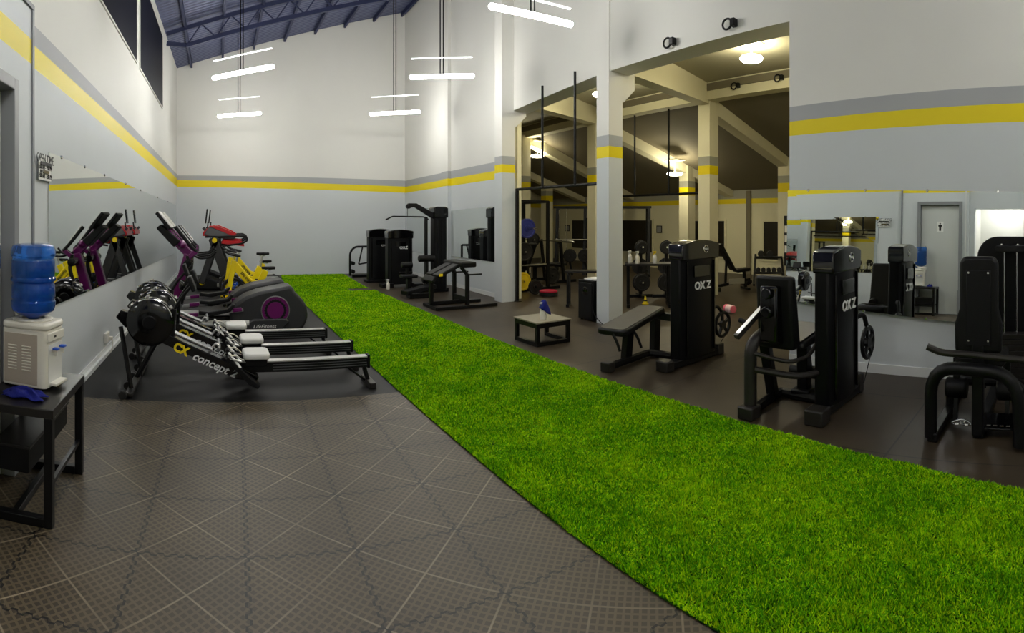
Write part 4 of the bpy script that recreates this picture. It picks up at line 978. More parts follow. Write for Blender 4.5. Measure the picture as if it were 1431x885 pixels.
MB().bar((3.98, 2.465, 0.926), (3.71, 2.535, 0.732), 0.042, 0.008).build('lever_plate', 'alu', lv, smooth=False)
MB().cyl((3.84, 2.53, 0.80), (3.84, 2.60, 0.82), 0.022, seg=12).build('lever_knob', 'black_matt', lv)
st = MB().prism([(4.12, 0.55), (4.13, 0.61), (4.66, 0.68), (4.74, 0.66), (4.74, 0.60), (4.64, 0.57)], 2.13, 2.50).build('seat', 'vinyl', t, bevel=0.025, seg=3)
MB().prism([(4.14, 0.622), (4.65, 0.69), (4.65, 0.695), (4.14, 0.627)], 2.16, 2.47).build('seat_top', 'vinyl_grey', st, smooth=False)
MB().tube([(3.80, 2.42, 0.56), (3.90, 2.14, 0.50), (4.16, 2.09, 0.50), (4.30, 2.09, 0.58), (4.44, 2.10, 0.60)], 0.018, fillet=0.08).build('grab_handle', 'gunmetal', t)
MB().tube([(3.83, 2.44, 0.42), (4.0, 2.12, 0.36), (4.18, 2.02, 0.36)], 0.028, fillet=0.12).build('side_rail', 'gunmetal', t)
MB().cyl((4.62, 2.12, 0.22), (4.62, 2.52, 0.22), 0.06, seg=16).build('ankle_roller', 'vinyl', t, bevel=0.012)
MB().bar((4.55, 2.32, 0.50), (4.62, 2.32, 0.22), 0.05, 0.05).build('roller_arm', 'black', t, smooth=False)
cam_wheel(t, 4.99, 1.86, 0.47, 0.17)
MB().tube([(4.84, 1.92, 0.74), (4.93, 1.88, 0.76), (4.96, 1.86, 0.64)], 0.024, fillet=0.06).build('cam_arm', 'black', t)
MB().tube([(5.08, 1.86, 0.33), (4.94, 1.88, 0.08)], 0.005, seg=6).build('cable', 'black_gloss', t)
# ---- machine at the right edge, seen from behind its backrest
at(4.3, 0.6)
t = thing('abdominal_machine', (4.3, 0.6, 0), 'black seated machine at right edge with wide handlebar and tall backrest', 'gym machine')
MB().tube([(3.98, 0.97, 0.03), (3.98, 0.97, 0.57), (3.92, 0.31, 0.56), (3.90, 0.28, 0.03)], 0.05, fillet=0.22, seg=12).build('frame_arch', 'black', t)
MB().tube([(4.62, 0.95, 0.03), (4.62, 0.95, 0.28), (4.62, 0.32, 0.28), (4.62, 0.32, 0.03)], 0.04, fillet=0.14, seg=10).build('rear_arch', 'black', t)
for y in (0.95, 0.30): MB().bar((3.94, y, 0.035), (5.25, y, 0.035), 0.08, 0.07).build('base_bar', 'black', t, bevel=0.01)
bo = [(0.44, 0.66), (0.80, 0.66), (0.805, 0.88), (0.765, 1.0), (0.765, 1.36), (0.73, 1.40), (0.50, 1.40), (0.465, 1.36), (0.465, 1.0), (0.435, 0.88)]
br = MB().prism(bo, 4.06, 4.15, 'yz').build('backrest', 'vinyl', t, bevel=0.028, seg=3)
MB().span(4.045, 4.06, 0.52, 0.71, 0.72, 1.30).build('back_plate', 'black_matt', br, bevel=0.006)
for y, z in ((0.54, 1.28), (0.69, 1.28), (0.54, 0.76), (0.69, 0.76)): MB().cyl((4.04, y, z), (4.05, y, z), 0.008, seg=10).build('plate_screw', 'chrome', br)
MB().bar((4.08, 0.62, 0.03), (4.08, 0.62, 0.80), 0.09, 0.07).build('back_post', 'black', t, bevel=0.01)
MB().bar((4.08, 0.62, 0.04), (5.2, 0.62, 0.04), 0.09, 0.08).build('centre_beam', 'black', t, bevel=0.01)
MB().tube([(3.90, 0.98, 0.735), (3.92, 0.88, 0.69), (3.93, 0.62, 0.68), (3.91, 0.22, 0.655), (3.90, 0.06, 0.66)], 0.026, fillet=0.05).build('handlebar', 'gunmetal', t)
MB().prism(rrect(4.12, 4.52, 0.42, 0.82, 0.06), 0.54, 0.62, 'xy').build('seat', 'vinyl', t, bevel=0.022, seg=3)
for y in (0.84, 0.42):
    r_ = MB().cyl((4.35, y - 0.09, 0.30), (4.35, y + 0.09, 0.30), 0.085, seg=18).build('foam_roller', 'vinyl', t, bevel=0.02)
    MB().bar((4.35, y, 0.30), (4.30, y, 0.05), 0.035, 0.05).build('roller_post', 'black', r_, smooth=False)
    MB().bar((4.35, y, 0.36), (4.35, y, 0.55), 0.05, 0.05).build('roller_hanger', 'black', r_, smooth=False)
fp = MB().box((4.18, 0.48, 0.10), (0.22, 0.30, 0.02), ry=-0.2).build('foot_plate', 'black_gloss', t, bevel=0.006)
for k in range(4): MB().box((4.09, 0.39 + k * 0.05, 0.105), (0.012, 0.03, 0.006)).build('plate_stud', 'chrome', fp, smooth=False)
for y in (0.80, 0.72): MB().torus((4.14, y, 0.09), 0.035, 0.006, 'z', 18, 6).build('chain_link', 'chrome', t)
MB().tube([(4.14, 0.84, 0.09), (4.16, 0.76, 0.12), (4.14, 0.68, 0.09)], 0.006, fillet=0.05).build('chain_hook', 'chrome', t)
# weight stack, rods and rounded back panel
po = [(-0.35, 0.45), (0.80, 0.45), (0.80, 1.30)] + arc(0.60, 1.32, 0.20, 0, 90, 8) + [(-0.35, 1.52)]
sp = MB().prism(po, 5.20, 5.27, 'yz').build('stack_shroud', 'black_shroud', t, bevel=0.012)
for y, z in ((0.72, 1.26), (0.56, 1.44), (0.40, 1.44), (0.72, 1.0), (0.24, 1.44)): MB().cyl((5.185, y, z), (5.2, y, z), 0.013, seg=10).build('shroud_bolt', 'chrome', sp)
MB().span(5.19, 5.202, 0.60, 0.64, 0.98, 1.09).build('warning_label', 'paper', sp, smooth=False)
for y in (0.52, 0.40, 0.28): MB().cyl((5.05, y, 0.10), (5.05, y, 1.40), 0.011 if y != 0.40 else 0.006, seg=10).build('guide_rod', 'chrome', t)
for y in (0.56, 0.24): MB().cyl((5.05, y, 0.08), (5.05, y, 0.66), 0.02, seg=10).build('stack_spacer', 'black_matt', t)
mb = MB()
for k in range(10): MB().span(4.98, 5.12, 0.27, 0.53, 0.10 + k * 0.052, 0.148 + k * 0.052).build('weight_plate', 'gunmetal', t, smooth=False, bevel=0.004)
MB().span(5.0, 5.24, 0.20, 0.60, 1.38, 1.44).build('top_bracket', 'black', t, bevel=0.008)
for y in (0.75, 0.05): MB().bar((5.24, y, 0.03), (5.24, y, 0.6), 0.07, 0.06).build('shroud_leg', 'black', t, bevel=0.008)

# ============ far machines along the right wall ============
at(4.39, 14.0)
t = thing('weight_stack_machine', (4.39, 14.0, 0), 'black weight stack machine with tubular side frame nearest the back wall', 'gym machine')
tower(t, 4.05, 4.75, 13.9, 14.15, lettering=False, badge=False)
text('OXZ', 0.085, 'letter_grey', t, (4.5, 13.855, 1.0), FRONT, bold=0.003)
MB().span(4.0, 4.82, 13.82, 14.22, 0, 0.07).build('base_plate', 'black', t, bevel=0.01)
sf = MB().tube([(3.90, 15.3, 0.05), (3.90, 15.3, 0.74), (4.04, 15.3, 0.90), (4.45, 15.3, 0.90)], 0.032, fillet=0.16).build('side_frame', 'black', t)
MB().tube([(4.28, 15.3, 0.88), (4.16, 15.3, 0.38), (4.42, 15.3, 0.42)], 0.022, fillet=0.03).build('frame_brace', 'black', sf)
for z in (0.18, 0.42): MB().cyl((3.97, 15.17, z), (3.97, 15.43, z), 0.055, seg=16).build('foam_roller', 'vinyl', sf, bevel=0.01)
MB().bar((3.96, 15.3, 0.04), (4.5, 15.3, 0.04), 0.08, 0.08).bar((4.45, 15.34, 0.04), (4.45, 14.2, 0.04), 0.08, 0.08).bar((4.45, 15.3, 0.04), (4.45, 15.3, 0.90), 0.06, 0.06).build('base_bar', 'black', t, bevel=0.008)
at(4.55, 12.8)
t = thing('weight_stack_machine', (4.55, 12.8, 0), 'black weight stack machine standing in front of the far one, grey lettering', 'gym machine')
tower(t, 4.20, 4.90, 12.72, 12.97, lettering=False, badge=False)
text('OXZ', 0.10, 'letter_white', t, (4.62, 12.678, 0.99), FRONT, bold=0.003)
MB().span(4.5, 4.86, 12.675, 12.70, 0.36, 0.385).build('handle_rail', 'gunmetal', t, bevel=0.004)
MB().box((4.2, 12.8, 0.05), (0.3, 0.3, 0.1)).build('base_foot', 'black', t, bevel=0.01)
MB().box((4.95, 12.7, 0.05), (0.24, 0.5, 0.1)).build('base_foot', 'black', t, bevel=0.01)
def spray_bottle(loc, label, col='white_plastic', cap='white_pad'):
    t = thing('spray_bottle', loc, label, 'bottle')
    MB().lathe([(0, 0), (0.042, 0), (0.045, 0.01), (0.045, 0.10), (0.038, 0.14), (0.016, 0.17), (0.016, 0.185), (0, 0.185)], seg=20).build('bottle_body', col, t)
    MB().prism([(-0.055, 0.215), (-0.05, 0.235), (0.03, 0.24), (0.03, 0.205), (0.012, 0.185), (-0.012, 0.185), (-0.014, 0.21)], -0.013, 0.013).build('spray_head', cap, t, bevel=0.004)
    MB().bar((-0.02, 0, 0.205), (-0.035, 0, 0.165), 0.012, 0.008).build('trigger', cap, t, smooth=False)
    return t
MB.ORG = Vector((0, 0, 0))
spray_bottle((4.12, 12.42, 0), 'small white spray bottle on floor at foot of the far weight machines')
# lat pulldown
at(5.08, 11.5)
t = thing('lat_pulldown_machine', (5.08, 11.5, 0), 'tall black lat pulldown machine with overhead arm and long bar', 'gym machine')
sh = MB().prism(rrect(4.93, 5.25, 11.42, 11.72, 0.06), 0.06, 1.86, 'xy').build('shroud', 'black_shroud', t, bevel=0.01)
MB().prism([(4.91, 1.74), (5.27, 1.74), (5.27, 1.97), (5.20, 2.0), (4.98, 2.0), (4.91, 1.97)], 11.40, 11.74).build('shroud_cap', 'black_gloss', t, bevel=0.02)
for x in (4.99, 5.09): MB().span(x, x + 0.02, 11.405, 11.425, 0.2, 1.7).build('shroud_rib', 'black_gloss', sh, smooth=False)
MB().prism([(4.98, 1.68), (4.98, 1.82), (4.50, 2.07), (4.30, 2.07), (4.27, 1.98), (4.32, 1.96), (4.46, 1.98)], 11.46, 11.56).build('overhead_arm', 'black', t, bevel=0.012)
MB().cyl((4.31, 11.47, 2.0), (4.31, 11.55, 2.0), 0.055, seg=18).build('pulley', 'black_matt', t)
MB().cyl((4.29, 11.51, 2.0), (4.29, 11.51, 1.78), 0.006, seg=6).build('cable', 'black_gloss', t)
MB().tube([(3.76, 11.5, 1.69), (3.92, 11.5, 1.77), (4.68, 11.5, 1.76), (4.80, 11.5, 1.70)], 0.017, fillet=0.04).build('pulldown_bar', 'black', t)
MB().bar((4.74, 11.5, 0.05), (4.74, 11.5, 1.76), 0.07, 0.07).build('upright', 'black', t, bevel=0.008)
MB().bar((4.2, 11.5, 0.05), (5.3, 11.5, 0.05), 0.12, 0.09).build('base_bar', 'black', t, bevel=0.01)
MB().bar((4.4, 10.95, 0.04), (4.4, 11.9, 0.04), 0.09, 0.08).build('base_foot', 'black', t, bevel=0.01)
MB().prism(rrect(4.02, 4.38, 11.05, 11.35, 0.05), 0.40, 0.47, 'xy').build('seat', 'vinyl', t, bevel=0.02)
MB().bar((4.2, 11.2, 0.04), (4.2, 11.2, 0.40), 0.08, 0.08).build('seat_post', 'black', t, bevel=0.008)
MB().bar((4.26, 11.45, 0.05), (4.26, 11.45, 0.66), 0.06, 0.06).build('thigh_post', 'black', t, bevel=0.008)
MB().cyl((4.12, 11.45, 0.66), (4.38, 11.45, 0.66), 0.07, seg=18).build('thigh_roller', 'vinyl', t, bevel=0.015)
MB().cyl((4.42, 11.15, 0.82), (4.80, 11.15, 0.82), 0.075, seg=18).build('thigh_roller', 'vinyl', t, bevel=0.015)
MB().cyl((4.45, 11.0, 0.36), (4.70, 11.0, 0.36), 0.065, seg=18).build('thigh_roller', 'vinyl', t, bevel=0.015)
MB().bar((4.62, 11.15, 0.05), (4.62, 11.15, 0.82), 0.06, 0.06).build('thigh_post', 'black', t, bevel=0.008)
MB().bar((3.95, 10.8, 0.12), (4.7, 11.0, 0.22), 0.26, 0.10).build('foot_platform', 'black_matt', t, bevel=0.015)
MB().span(4.05, 4.6, 10.7, 10.95, 0.0, 0.12).build('platform_base', 'black', t, bevel=0.015)
# preacher curl bench
at(4.6, 9.45)
t = thing('preacher_curl_bench', (4.6, 9.45, 0), 'black preacher curl bench with slanted pad at turf edge before small mirror', 'bench')
for y, x1 in ((9.12, 5.26), (9.74, 5.22)): MB().bar((3.98, y, 0.035), (x1, y, 0.035), 0.07, 0.06).build('base_bar', 'black', t, bevel=0.006)
MB().bar((3.99, 9.1, 0.035), (3.99, 9.76, 0.035), 0.07, 0.06).build('base_bar', 'black', t, bevel=0.006)
MB().bar((4.0, 9.44, 0.05), (4.0, 9.44, 0.56), 0.07, 0.07).build('front_post', 'black', t, bevel=0.006)
for y in (9.14, 9.72):
    MB().bar((4.62, y, 0.05), (4.62, y, 0.66), 0.07, 0.07).build('side_post', 'black', t, bevel=0.006)
    MB().bar((4.62, y, 0.64), (4.52, y + (9.43 - y) * 0.25, 0.79), 0.07, 0.06).build('pad_bracket', 'black', t, bevel=0.006)
    MB().cyl((4.60, y, 0.64), (4.93, y, 0.64), 0.016, seg=10).build('bar_rest', 'black', t)
MB().bar((4.0, 9.44, 0.10), (4.62, 9.44, 0.10), 0.07, 0.06).build('centre_beam', 'black', t, bevel=0.006)
MB().bar((4.62, 9.12, 0.16), (4.62, 9.74, 0.16), 0.06, 0.12).build('cross_beam', 'black', t, bevel=0.006)
MB().prism(rrect(4.44, 4.76, 9.0, 9.88, 0.05), 0.79, 0.89, 'xy').build('arm_pad', 'vinyl', t, bevel=0.025, seg=3)
for y in (9.28, 9.60): MB().bar((4.46, y, 0.82), (4.02, y, 0.62), 0.26, 0.07).build('slant_pad', 'vinyl', t, bevel=0.02, seg=3)
MB().bar((4.00, 9.44, 0.62), (3.93, 9.44, 0.52), 0.5, 0.06).build('lower_pad', 'vinyl', t, bevel=0.015)
MB().box((4.06, 9.12, 0.66), (0.07, 0.02, 0.05)).build('maker_plate', 'letter_yellow', t, smooth=False)
MB.ORG = Vector((0, 0, 0))
# low box table with bottle
t = thing('low_box_table', (4.27, 6.14, 0), 'low black framed square table with pale worn top at turf edge', 'table')
w2 = 0.28
MB().span(-w2 - 0.012, w2 + 0.012, -w2 - 0.012, w2 + 0.012, 0.305, 0.325).build('tabletop', 'ply_top', t, smooth=False, bevel=0.003)
for sx in (-1, 1):
    MB().span(sx * w2 - 0.025 * (1 + sx), sx * w2 + 0.025 * (1 - sx), -w2, w2, 0.24, 0.305).build('apron', 'black', t, smooth=False)
    MB().span(-w2 + 0.05, w2 - 0.05, sx * w2 - 0.025 * (1 + sx), sx * w2 + 0.025 * (1 - sx), 0.24, 0.305).build('apron', 'black', t, smooth=False)
    MB().span(sx * w2 - 0.025 * (1 + sx), sx * w2 + 0.025 * (1 - sx), -w2 + 0.05, w2 - 0.05, 0.0, 0.05).build('foot_rail', 'black', t, smooth=False)
    for sy in (-1, 1): MB().box((sx * (w2 - 0.025), sy * (w2 - 0.025), 0.12), (0.05, 0.05, 0.24)).build('leg', 'black', t, smooth=False, bevel=0.003)
MB().span(-w2 + 0.05, w2 - 0.05, -w2 + 0.0, -w2 + 0.05, 0.0, 0.05).build('foot_rail', 'black', t, smooth=False)
sb_ = spray_bottle((4.20, 6.02, 0.325), 'white spray bottle on the low square table with blue cloth draped over it')
rr = random.Random(9); mb = MB(); G = []
n1, n2 = 18, 10
for j in range(n2 + 1):
    v = j / n2; row = []
    for i in range(n1):
        a = 2 * PI * i / n1
        r = 0.012 + 0.062 * v ** 0.7 * (1 + 0.22 * sin(3 * a + 4 * v) + 0.12 * sin(7 * a))
        z = 0.262 - (0.15 * v ** 1.4) * (1 + 0.35 * cos(a + 0.4))
        row.append(mb.b.verts.new((r * cos(a) + 0.02, r * sin(a), z)))
    G.append(row)
for j in range(n2):
    for i in range(n1): mb.b.faces.new((G[j][i], G[j][(i + 1) % n1], G[j + 1][(i + 1) % n1], G[j + 1][i]))
mb.b.faces.new(G[0][::-1])
c = mb.build('cleaning_cloth', 'blue_cloth', loc=(4.20, 6.02, 0.328), angle=80)
c.modifiers.new('thickness', 'SOLIDIFY').thickness = 0.004
tag(c, 'blue cloth hanging over the spray bottle on the low square table', 'cloth')
# ============ inner room ============
# pull-up bars hung on rods
t = thing('pull_up_bar', (5.9, 9.3, 0), 'long black pull-up bar on post and ceiling rods left of front pillar', 'pull-up bar')
at(5.9, 9.3)
MB().span(5.885, 5.945, 9.385, 9.445, 0, 2.34).build('post', 'black', t, smooth=False, bevel=0.005)
MB().span(5.86, 5.97, 9.33, 9.446, 0, 0.012).build('post_plate', 'black', t, smooth=False)
MB().tube([(5.915, 9.415, 2.32), (5.84, 6.66, 2.29)], 0.028).build('bar', 'black', t)
for x, y0, y1 in ((758, 120, 262), (803.5, 100, 258)):
    P = on_line(x, y0, (5.80, 9.6), (5.66, 6.6)); MB().cyl((P.x, P.y, 2.29), (P.x, P.y, P.z), 0.024, seg=10).build('hanging_rod', 'black', t)
t = thing('pull_up_bar', (9.5, 9.2, 0), 'black pull-up bar further inside, hung on two rods from the beam', 'pull-up bar')
at(9.5, 9.2)
MB().tube([(9.46, 10.89, 2.30), (9.56, 7.50, 2.30)], 0.028).build('bar', 'black', t)
for x, y0 in ((887, 165), (934.5, 155)):
    P = at_X(x, y0, 9.5); MB().cyl((9.5, P.y, 2.30), (9.5, P.y, 4.33), 0.024, seg=10).build('hanging_rod', 'black', t)
MB.ORG = Vector((0, 0, 0))
# black ring brackets
def ring(p, n, label):
    t = thing('ring_anchor', p, label, 'anchor', rz=atan2(n[1], n[0]))
    MB().span(0, 0.09, -0.035, 0.035, -0.05, 0.05).build('anchor_block', 'black', t, bevel=0.008)
    MB().torus((0.05, -0.10, 0.0), 0.068, 0.014, 'x', 22, 8).build('anchor_ring', 'black', t)
a_, b_ = (5.78, 6.6), (5.60, 3.0)
for x, y, l in ((943, 59, 'black ring anchor on white bulkhead, the one nearer the front pillar'), (1028, 33, 'black ring anchor on white bulkhead, higher and nearer the right wall')):
    ring(on_line(x, y, a_, b_), (-1, 0), l)
for x, y, l in ((1033, 120, 'small black ring anchor on cream beam under the ceiling light, left one'), (1094, 109, 'small black ring anchor on cream beam close to the right wall edge')):
    ring(at_X(x, y, 9.32), (-1, 0), l)
# loudspeaker box behind the front pillar
t = thing('speaker_cabinet', (5.88, 6.94, 0), 'black speaker cabinet standing behind the front pillar', 'speaker')
MB().span(-0.17, 0.17, -0.20, 0.20, 0.02, 0.68).build('cabinet', 'black_shroud', t, bevel=0.012)
MB().span(-0.182, -0.17, -0.17, 0.17, 0.06, 0.64).build('grille', 'black_matt', t, smooth=False, bevel=0.006)
MB().lathe([(0.06, -0.004), (0.075, 0.004), (0.06, 0.008)], (-0.184, 0, 0.5), 'x', 22).build('horn_ring', 'black_gloss', t)
for sx in (-0.13, 0.13):
    for sy in (-0.15, 0.15): MB().cyl((sx, sy, 0), (sx, sy, 0.02), 0.02, seg=10).build('rubber_foot', 'black_matt', t)
b = MB().span(-0.12, 0.14, -0.20, 0.10, 0, 0.025).build('paper_folder', 'paper', loc=(5.88, 6.94, 0.681), smooth=False, bevel=0.003); tag(b, 'white folder lying on top of the black speaker cabinet', 'folder')
cb = MB().tube([(5.66, 6.72, 0.30), (5.67, 6.66, 0.12), (5.66, 6.45, 0.012), (5.62, 6.2, 0.008), (5.5, 6.05, 0.008)], 0.007, seg=6, fillet=0.08).build('power_cable', 'black_matt'); tag(cb, 'thin black cable curling round the foot of the front pillar', 'cable')

def plate(loc, axis, r, w, m, label, cat='weight plate', group=None, parent=None, name='weight_plate'):
    """ribbed disc plate; axis 'x','y','z'"""
    prof = [(0.025, -w / 2), (r * 0.32, -w / 2), (r * 0.36, -w * 0.3), (r * 0.80, -w * 0.3), (r * 0.85, -w / 2), (r, -w * 0.42), (r, w * 0.42), (r * 0.85, w / 2), (r * 0.80, w * 0.3), (r * 0.36, w * 0.3), (r * 0.32, w / 2), (0.025, w / 2), (0.025, -w / 2)]
    if parent is not None:
        return MB().lathe(prof, loc, axis, 28).build(name, m, parent)
    mb = MB().lathe(prof, (0, 0, 0), axis, 28); o = mb.build(name, m, loc=loc); return tag(o, label, cat, group)
# power rack
at(7.15, 11.1)
t = thing('power_rack', (7.15, 11.1, 0), 'tall black four-post power rack in the left bay behind the wall corner', 'rack')
X0, X1, Y0, Y1 = 6.75, 7.55, 10.62, 11.7
for x in (X0, X1):
    for y in (Y0, Y1): MB().span(x - 0.035, x + 0.035, y - 0.035, y + 0.035, 0, 2.15).build('upright', 'black', t, smooth=False, bevel=0.005)
for y in (Y0, Y1):
    MB().bar((X0 - 0.25, y, 0.04), (X1 + 0.35, y, 0.04), 0.07, 0.07).build('base_bar', 'black', t, smooth=False)
    MB().bar((X0, y, 2.13), (X1, y, 2.13), 0.06, 0.06).build('top_bar', 'black', t, smooth=False)
    MB().bar((X0, y, 0.62), (X1, y, 0.62), 0.03, 0.03).build('safety_bar', 'chrome', t)
for x in (X0, X1): MB().bar((x, Y0, 2.13), (x, Y1, 2.13), 0.06, 0.06).build('cross_bar', 'black', t, smooth=False)
for y in (Y0, Y1): MB().box((X0 - 0.06, y, 1.455), (0.09, 0.05, 0.04)).build('bar_hook', 'black', t, smooth=False, bevel=0.004)
MB().bar((X0, Y0 - 0.2, 0.26), (X0, Y0, 0.26), 0.035, 0.035).build('plate_horn', 'chrome', t)
MB().bar((X0, Y0 - 0.26, 0.95), (X0, Y0, 0.95), 0.035, 0.035).build('plate_horn', 'chrome', t)
MB.ORG = Vector((0, 0, 0))
bb = thing('barbell', (6.68, 11.1, 1.495), 'chrome barbell racked in the power rack carrying one blue plate', 'barbell')
MB().cyl((0, -1.25, 0), (0, 1.1, 0), 0.015, seg=12).build('shaft', 'chrome', bb)
MB().cyl((0, -1.25, 0), (0, -0.72, 0), 0.025, seg=12).build('sleeve', 'chrome', bb)
plate((6.68, 10.22, 1.495), 'y', 0.225, 0.06, 'blue_plate', 'blue weight plate hanging on the racked barbell in the left bay')
plate((6.75, 10.42, 0.95), 'y', 0.215, 0.07, 'rubber_plate', 'black weight plate hung at waist height on the power rack')
plate((6.75, 10.50, 0.26), 'y', 0.215, 0.05, 'yellow_plate', 'yellow weight plate hung low on the power rack beside the black post')
plate((6.79, 10.05, 0.172), 'y', 0.17, 0.06, 'rubber_plate', 'small black weight plate standing on floor by the yellow plate')
plate((6.93, 9.72, 0.045), 'z', 0.21, 0.085, 'rubber_plate', 'black plate lying flat on floor beneath the red plate')
plate((6.93, 9.72, 0.1075), 'z', 0.20, 0.038, 'red_plate', 'red weight plate lying flat on floor before the power rack')
def incline_bench(loc, rz, label, white=False):
    t = thing('incline_bench', loc, label, 'bench', 'adjustable benches', rz=rz)
    MB().bar((-0.05, 0, 0.48), (-0.42, 0, 1.12), 0.28, 0.08, up=(1, 0, 0.6)).build('backrest', 'vinyl', t, bevel=0.025, seg=3)
    MB().bar((0.0, 0, 0.46), (0.36, 0, 0.49), 0.28, 0.08).build('seat', 'vinyl', t, bevel=0.025, seg=3)
    MB().bar((-0.50, 0, 0.10), (0.40, 0, 0.24), 0.07, 0.07).build('spine_beam', 'black', t, bevel=0.006)
    MB().bar((0.28, 0, 0.05), (0.24, 0, 0.46), 0.06, 0.07).build('front_post', 'black', t, bevel=0.006)
    MB().bar((-0.25, 0, 0.14), (-0.22, 0, 0.78), 0.05, 0.05).build('back_strut', 'black', t, bevel=0.006)
    MB().bar((0.28, -0.22, 0.03), (0.28, 0.22, 0.03), 0.07, 0.06).build('front_foot', 'black', t, bevel=0.006)
    MB().bar((-0.50, -0.25, 0.05), (-0.50, 0.25, 0.05), 0.07, 0.1).build('rear_foot', 'black', t, bevel=0.006)
    if white: MB().box((-0.02, -0.16, 0.22), (0.40, 0.02, 0.13)).build('side_panel', 'alu', t, bevel=0.005)
    return t
incline_bench((7.2, 11.2, 0), PI / 2, 'black incline bench set up inside the power rack')
b_ = fl(1027, 405)
incline_bench((b_.x, b_.y, 0), -0.55, 'black incline bench with pale side panel alone before inner back wall', True)
# bench press station between rack and pillar
at(8.75, 12.0)
t = thing('bench_press_station', (8.75, 12.0, 0), 'black bench press station right of the power rack', 'bench')
for y in (11.55, 12.45):
    MB().bar((8.75, y, 0.03), (8.62, y, 1.15), 0.07, 0.07).build('upright', 'black', t, smooth=False, bevel=0.005)
    MB().bar((8.3, y, 0.035), (9.15, y, 0.035), 0.07, 0.07).build('base_bar', 'black', t, smooth=False)
    MB().box((8.57, y, 1.07), (0.10, 0.05, 0.05)).build('bar_hook', 'black', t, smooth=False)
MB().bar((8.70, 11.55, 0.45), (8.70, 12.45, 0.45), 0.06, 0.06).build('cross_bar', 'black', t, smooth=False)
MB().span(8.0, 9.1, 11.86, 12.14, 0.42, 0.50).build('bench_pad', 'vinyl', t, bevel=0.02)
MB().bar((8.1, 12.0, 0.0), (8.1, 12.0, 0.42), 0.08, 0.08).build('pad_post', 'black', t, smooth=False)
MB.ORG = Vector((0, 0, 0))
bb = thing('barbell', (8.56, 12.0, 1.12), 'chrome barbell on the bench press station with black plates', 'barbell')
MB().cyl((0, -1.1, 0), (0, 1.1, 0), 0.016, seg=12).build('shaft', 'chrome', bb)
for s in (-1, 1): MB().cyl((0, s * 0.68, 0), (0, s * 1.12, 0), 0.026, seg=12).build('sleeve', 'chrome', bb)
plate((8.25, 11.42, 0.225), 'y', 0.225, 0.08, 'rubber_plate', 'large black plate standing on floor before the bench press station')
plate((8.56, 12.75, 1.12), 'y', 0.2, 0.07, 'rubber_plate', 'black plate loaded on far end of the bench press barbell')
# smith style rig further back
u = Vector((2.05, -1.9, 0)); A = Vector((9.8, 13.3, 0)); L = u.length; ang = atan2(u.y, u.x)
t = thing('smith_machine', (A.x, A.y, 0), 'wide black smith rig with slanted posts and flat top frame at the rear', 'gym machine', rz=ang)
for x in (0.0, 0.85, 1.95, L):
    MB().bar((x, -0.35, 0.03), (x + 0.03, -0.05, 2.08), 0.08, 0.09).build('front_post', 'black', t, smooth=False, bevel=0.006)
for x in (0.0, L): MB().bar((x, 0.55, 0.03), (x, 0.45, 2.08), 0.08, 0.08).build('rear_post', 'black', t, smooth=False, bevel=0.006)
for y in (-0.05, 0.45): MB().bar((-0.1, y, 2.08), (L + 0.1, y, 2.08), 0.09, 0.07).build('top_bar', 'black', t, smooth=False, bevel=0.006)
for x in (0.0, L):
    MB().bar((x, -0.6, 0.04), (x, 0.7, 0.04), 0.08, 0.08).build('base_bar', 'black', t, smooth=False)
    MB().bar((x, -0.05, 2.08), (x, 0.45, 2.08), 0.08, 0.07).build('cross_bar', 'black', t, smooth=False)
for x in (0.08, 0.30): MB().cyl((x, -0.1, 0.1), (x, -0.1, 2.0), 0.013, seg=10).build('guide_rod', 'chrome', t)
MB().span(0.9, 1.4, -0.3, -0.2, 1.0, 1.75).build('weight_panel', 'black_shroud', t, bevel=0.01)
MB().cyl((0.0, -0.32, 1.1), (1.9, -0.32, 1.1), 0.016, seg=10).build('lift_bar', 'chrome', t)
for x in (0.5, 0.95): MB().bar((x, -0.3, 0.03), (x - 0.1, -0.35, 0.62), 0.06, 0.06).build('horn_post', 'black', t, smooth=False)
for k, (x, z) in enumerate(((0.46, 0.62), (0.9, 0.62))):
    plate((0, 0, 0), 'y', 0.2, 0.07, 'rubber_plate', '', parent=t).location = (x - 0.02, -0.42, z)
# work table with bottles behind the front pillar, low bench beside it
a2 = -0.75
def table(loc, rz, Lx, Ly, h, label, name='work_table'):
    t = thing(name, loc, label, 'table', rz=rz)
    MB().span(-Lx / 2, Lx / 2, -Ly / 2, Ly / 2, h - 0.04, h).build('tabletop', 'table_black', t, smooth=False, bevel=0.004)
    for sx in (-1, 1):
        for sy in (-1, 1): MB().box((sx * (Lx / 2 - 0.06), sy * (Ly / 2 - 0.05), (h - 0.04) / 2), (0.055, 0.055, h - 0.04)).build('leg', 'black', t, smooth=False)
        MB().bar((sx * (Lx / 2 - 0.06), -Ly / 2 - 0.06, 0.03), (sx * (Lx / 2 - 0.06), Ly / 2 + 0.06, 0.03), 0.06, 0.055).build('foot_rail', 'black', t, smooth=False)
    return t
tb = table((7.62, 7.32, 0), a2, 0.92, 0.50, 0.84, 'tall black work table with spray bottles left of the leg curl machine')
def on_table(u_, v_): 
    return (7.62 + u_ * cos(a2) - v_ * sin(a2), 7.32 + u_ * sin(a2) + v_ * cos(a2), 0.84)
spray_bottle(on_table(-0.22, -0.12), 'white spray bottle standing at left of the tall black work table')
spray_bottle(on_table(0.12, -0.10), 'white spray bottle nearer the leg curl machine on the tall black table', 'white_pad', 'bike_yellow')
spray_bottle(on_table(-0.36, 0.08), 'white spray bottle at far left edge of the tall black table')
table((6.72, 8.12, 0), a2, 0.85, 0.34, 0.70, 'low black bench table partly hidden behind the front pillar', 'bench_table')
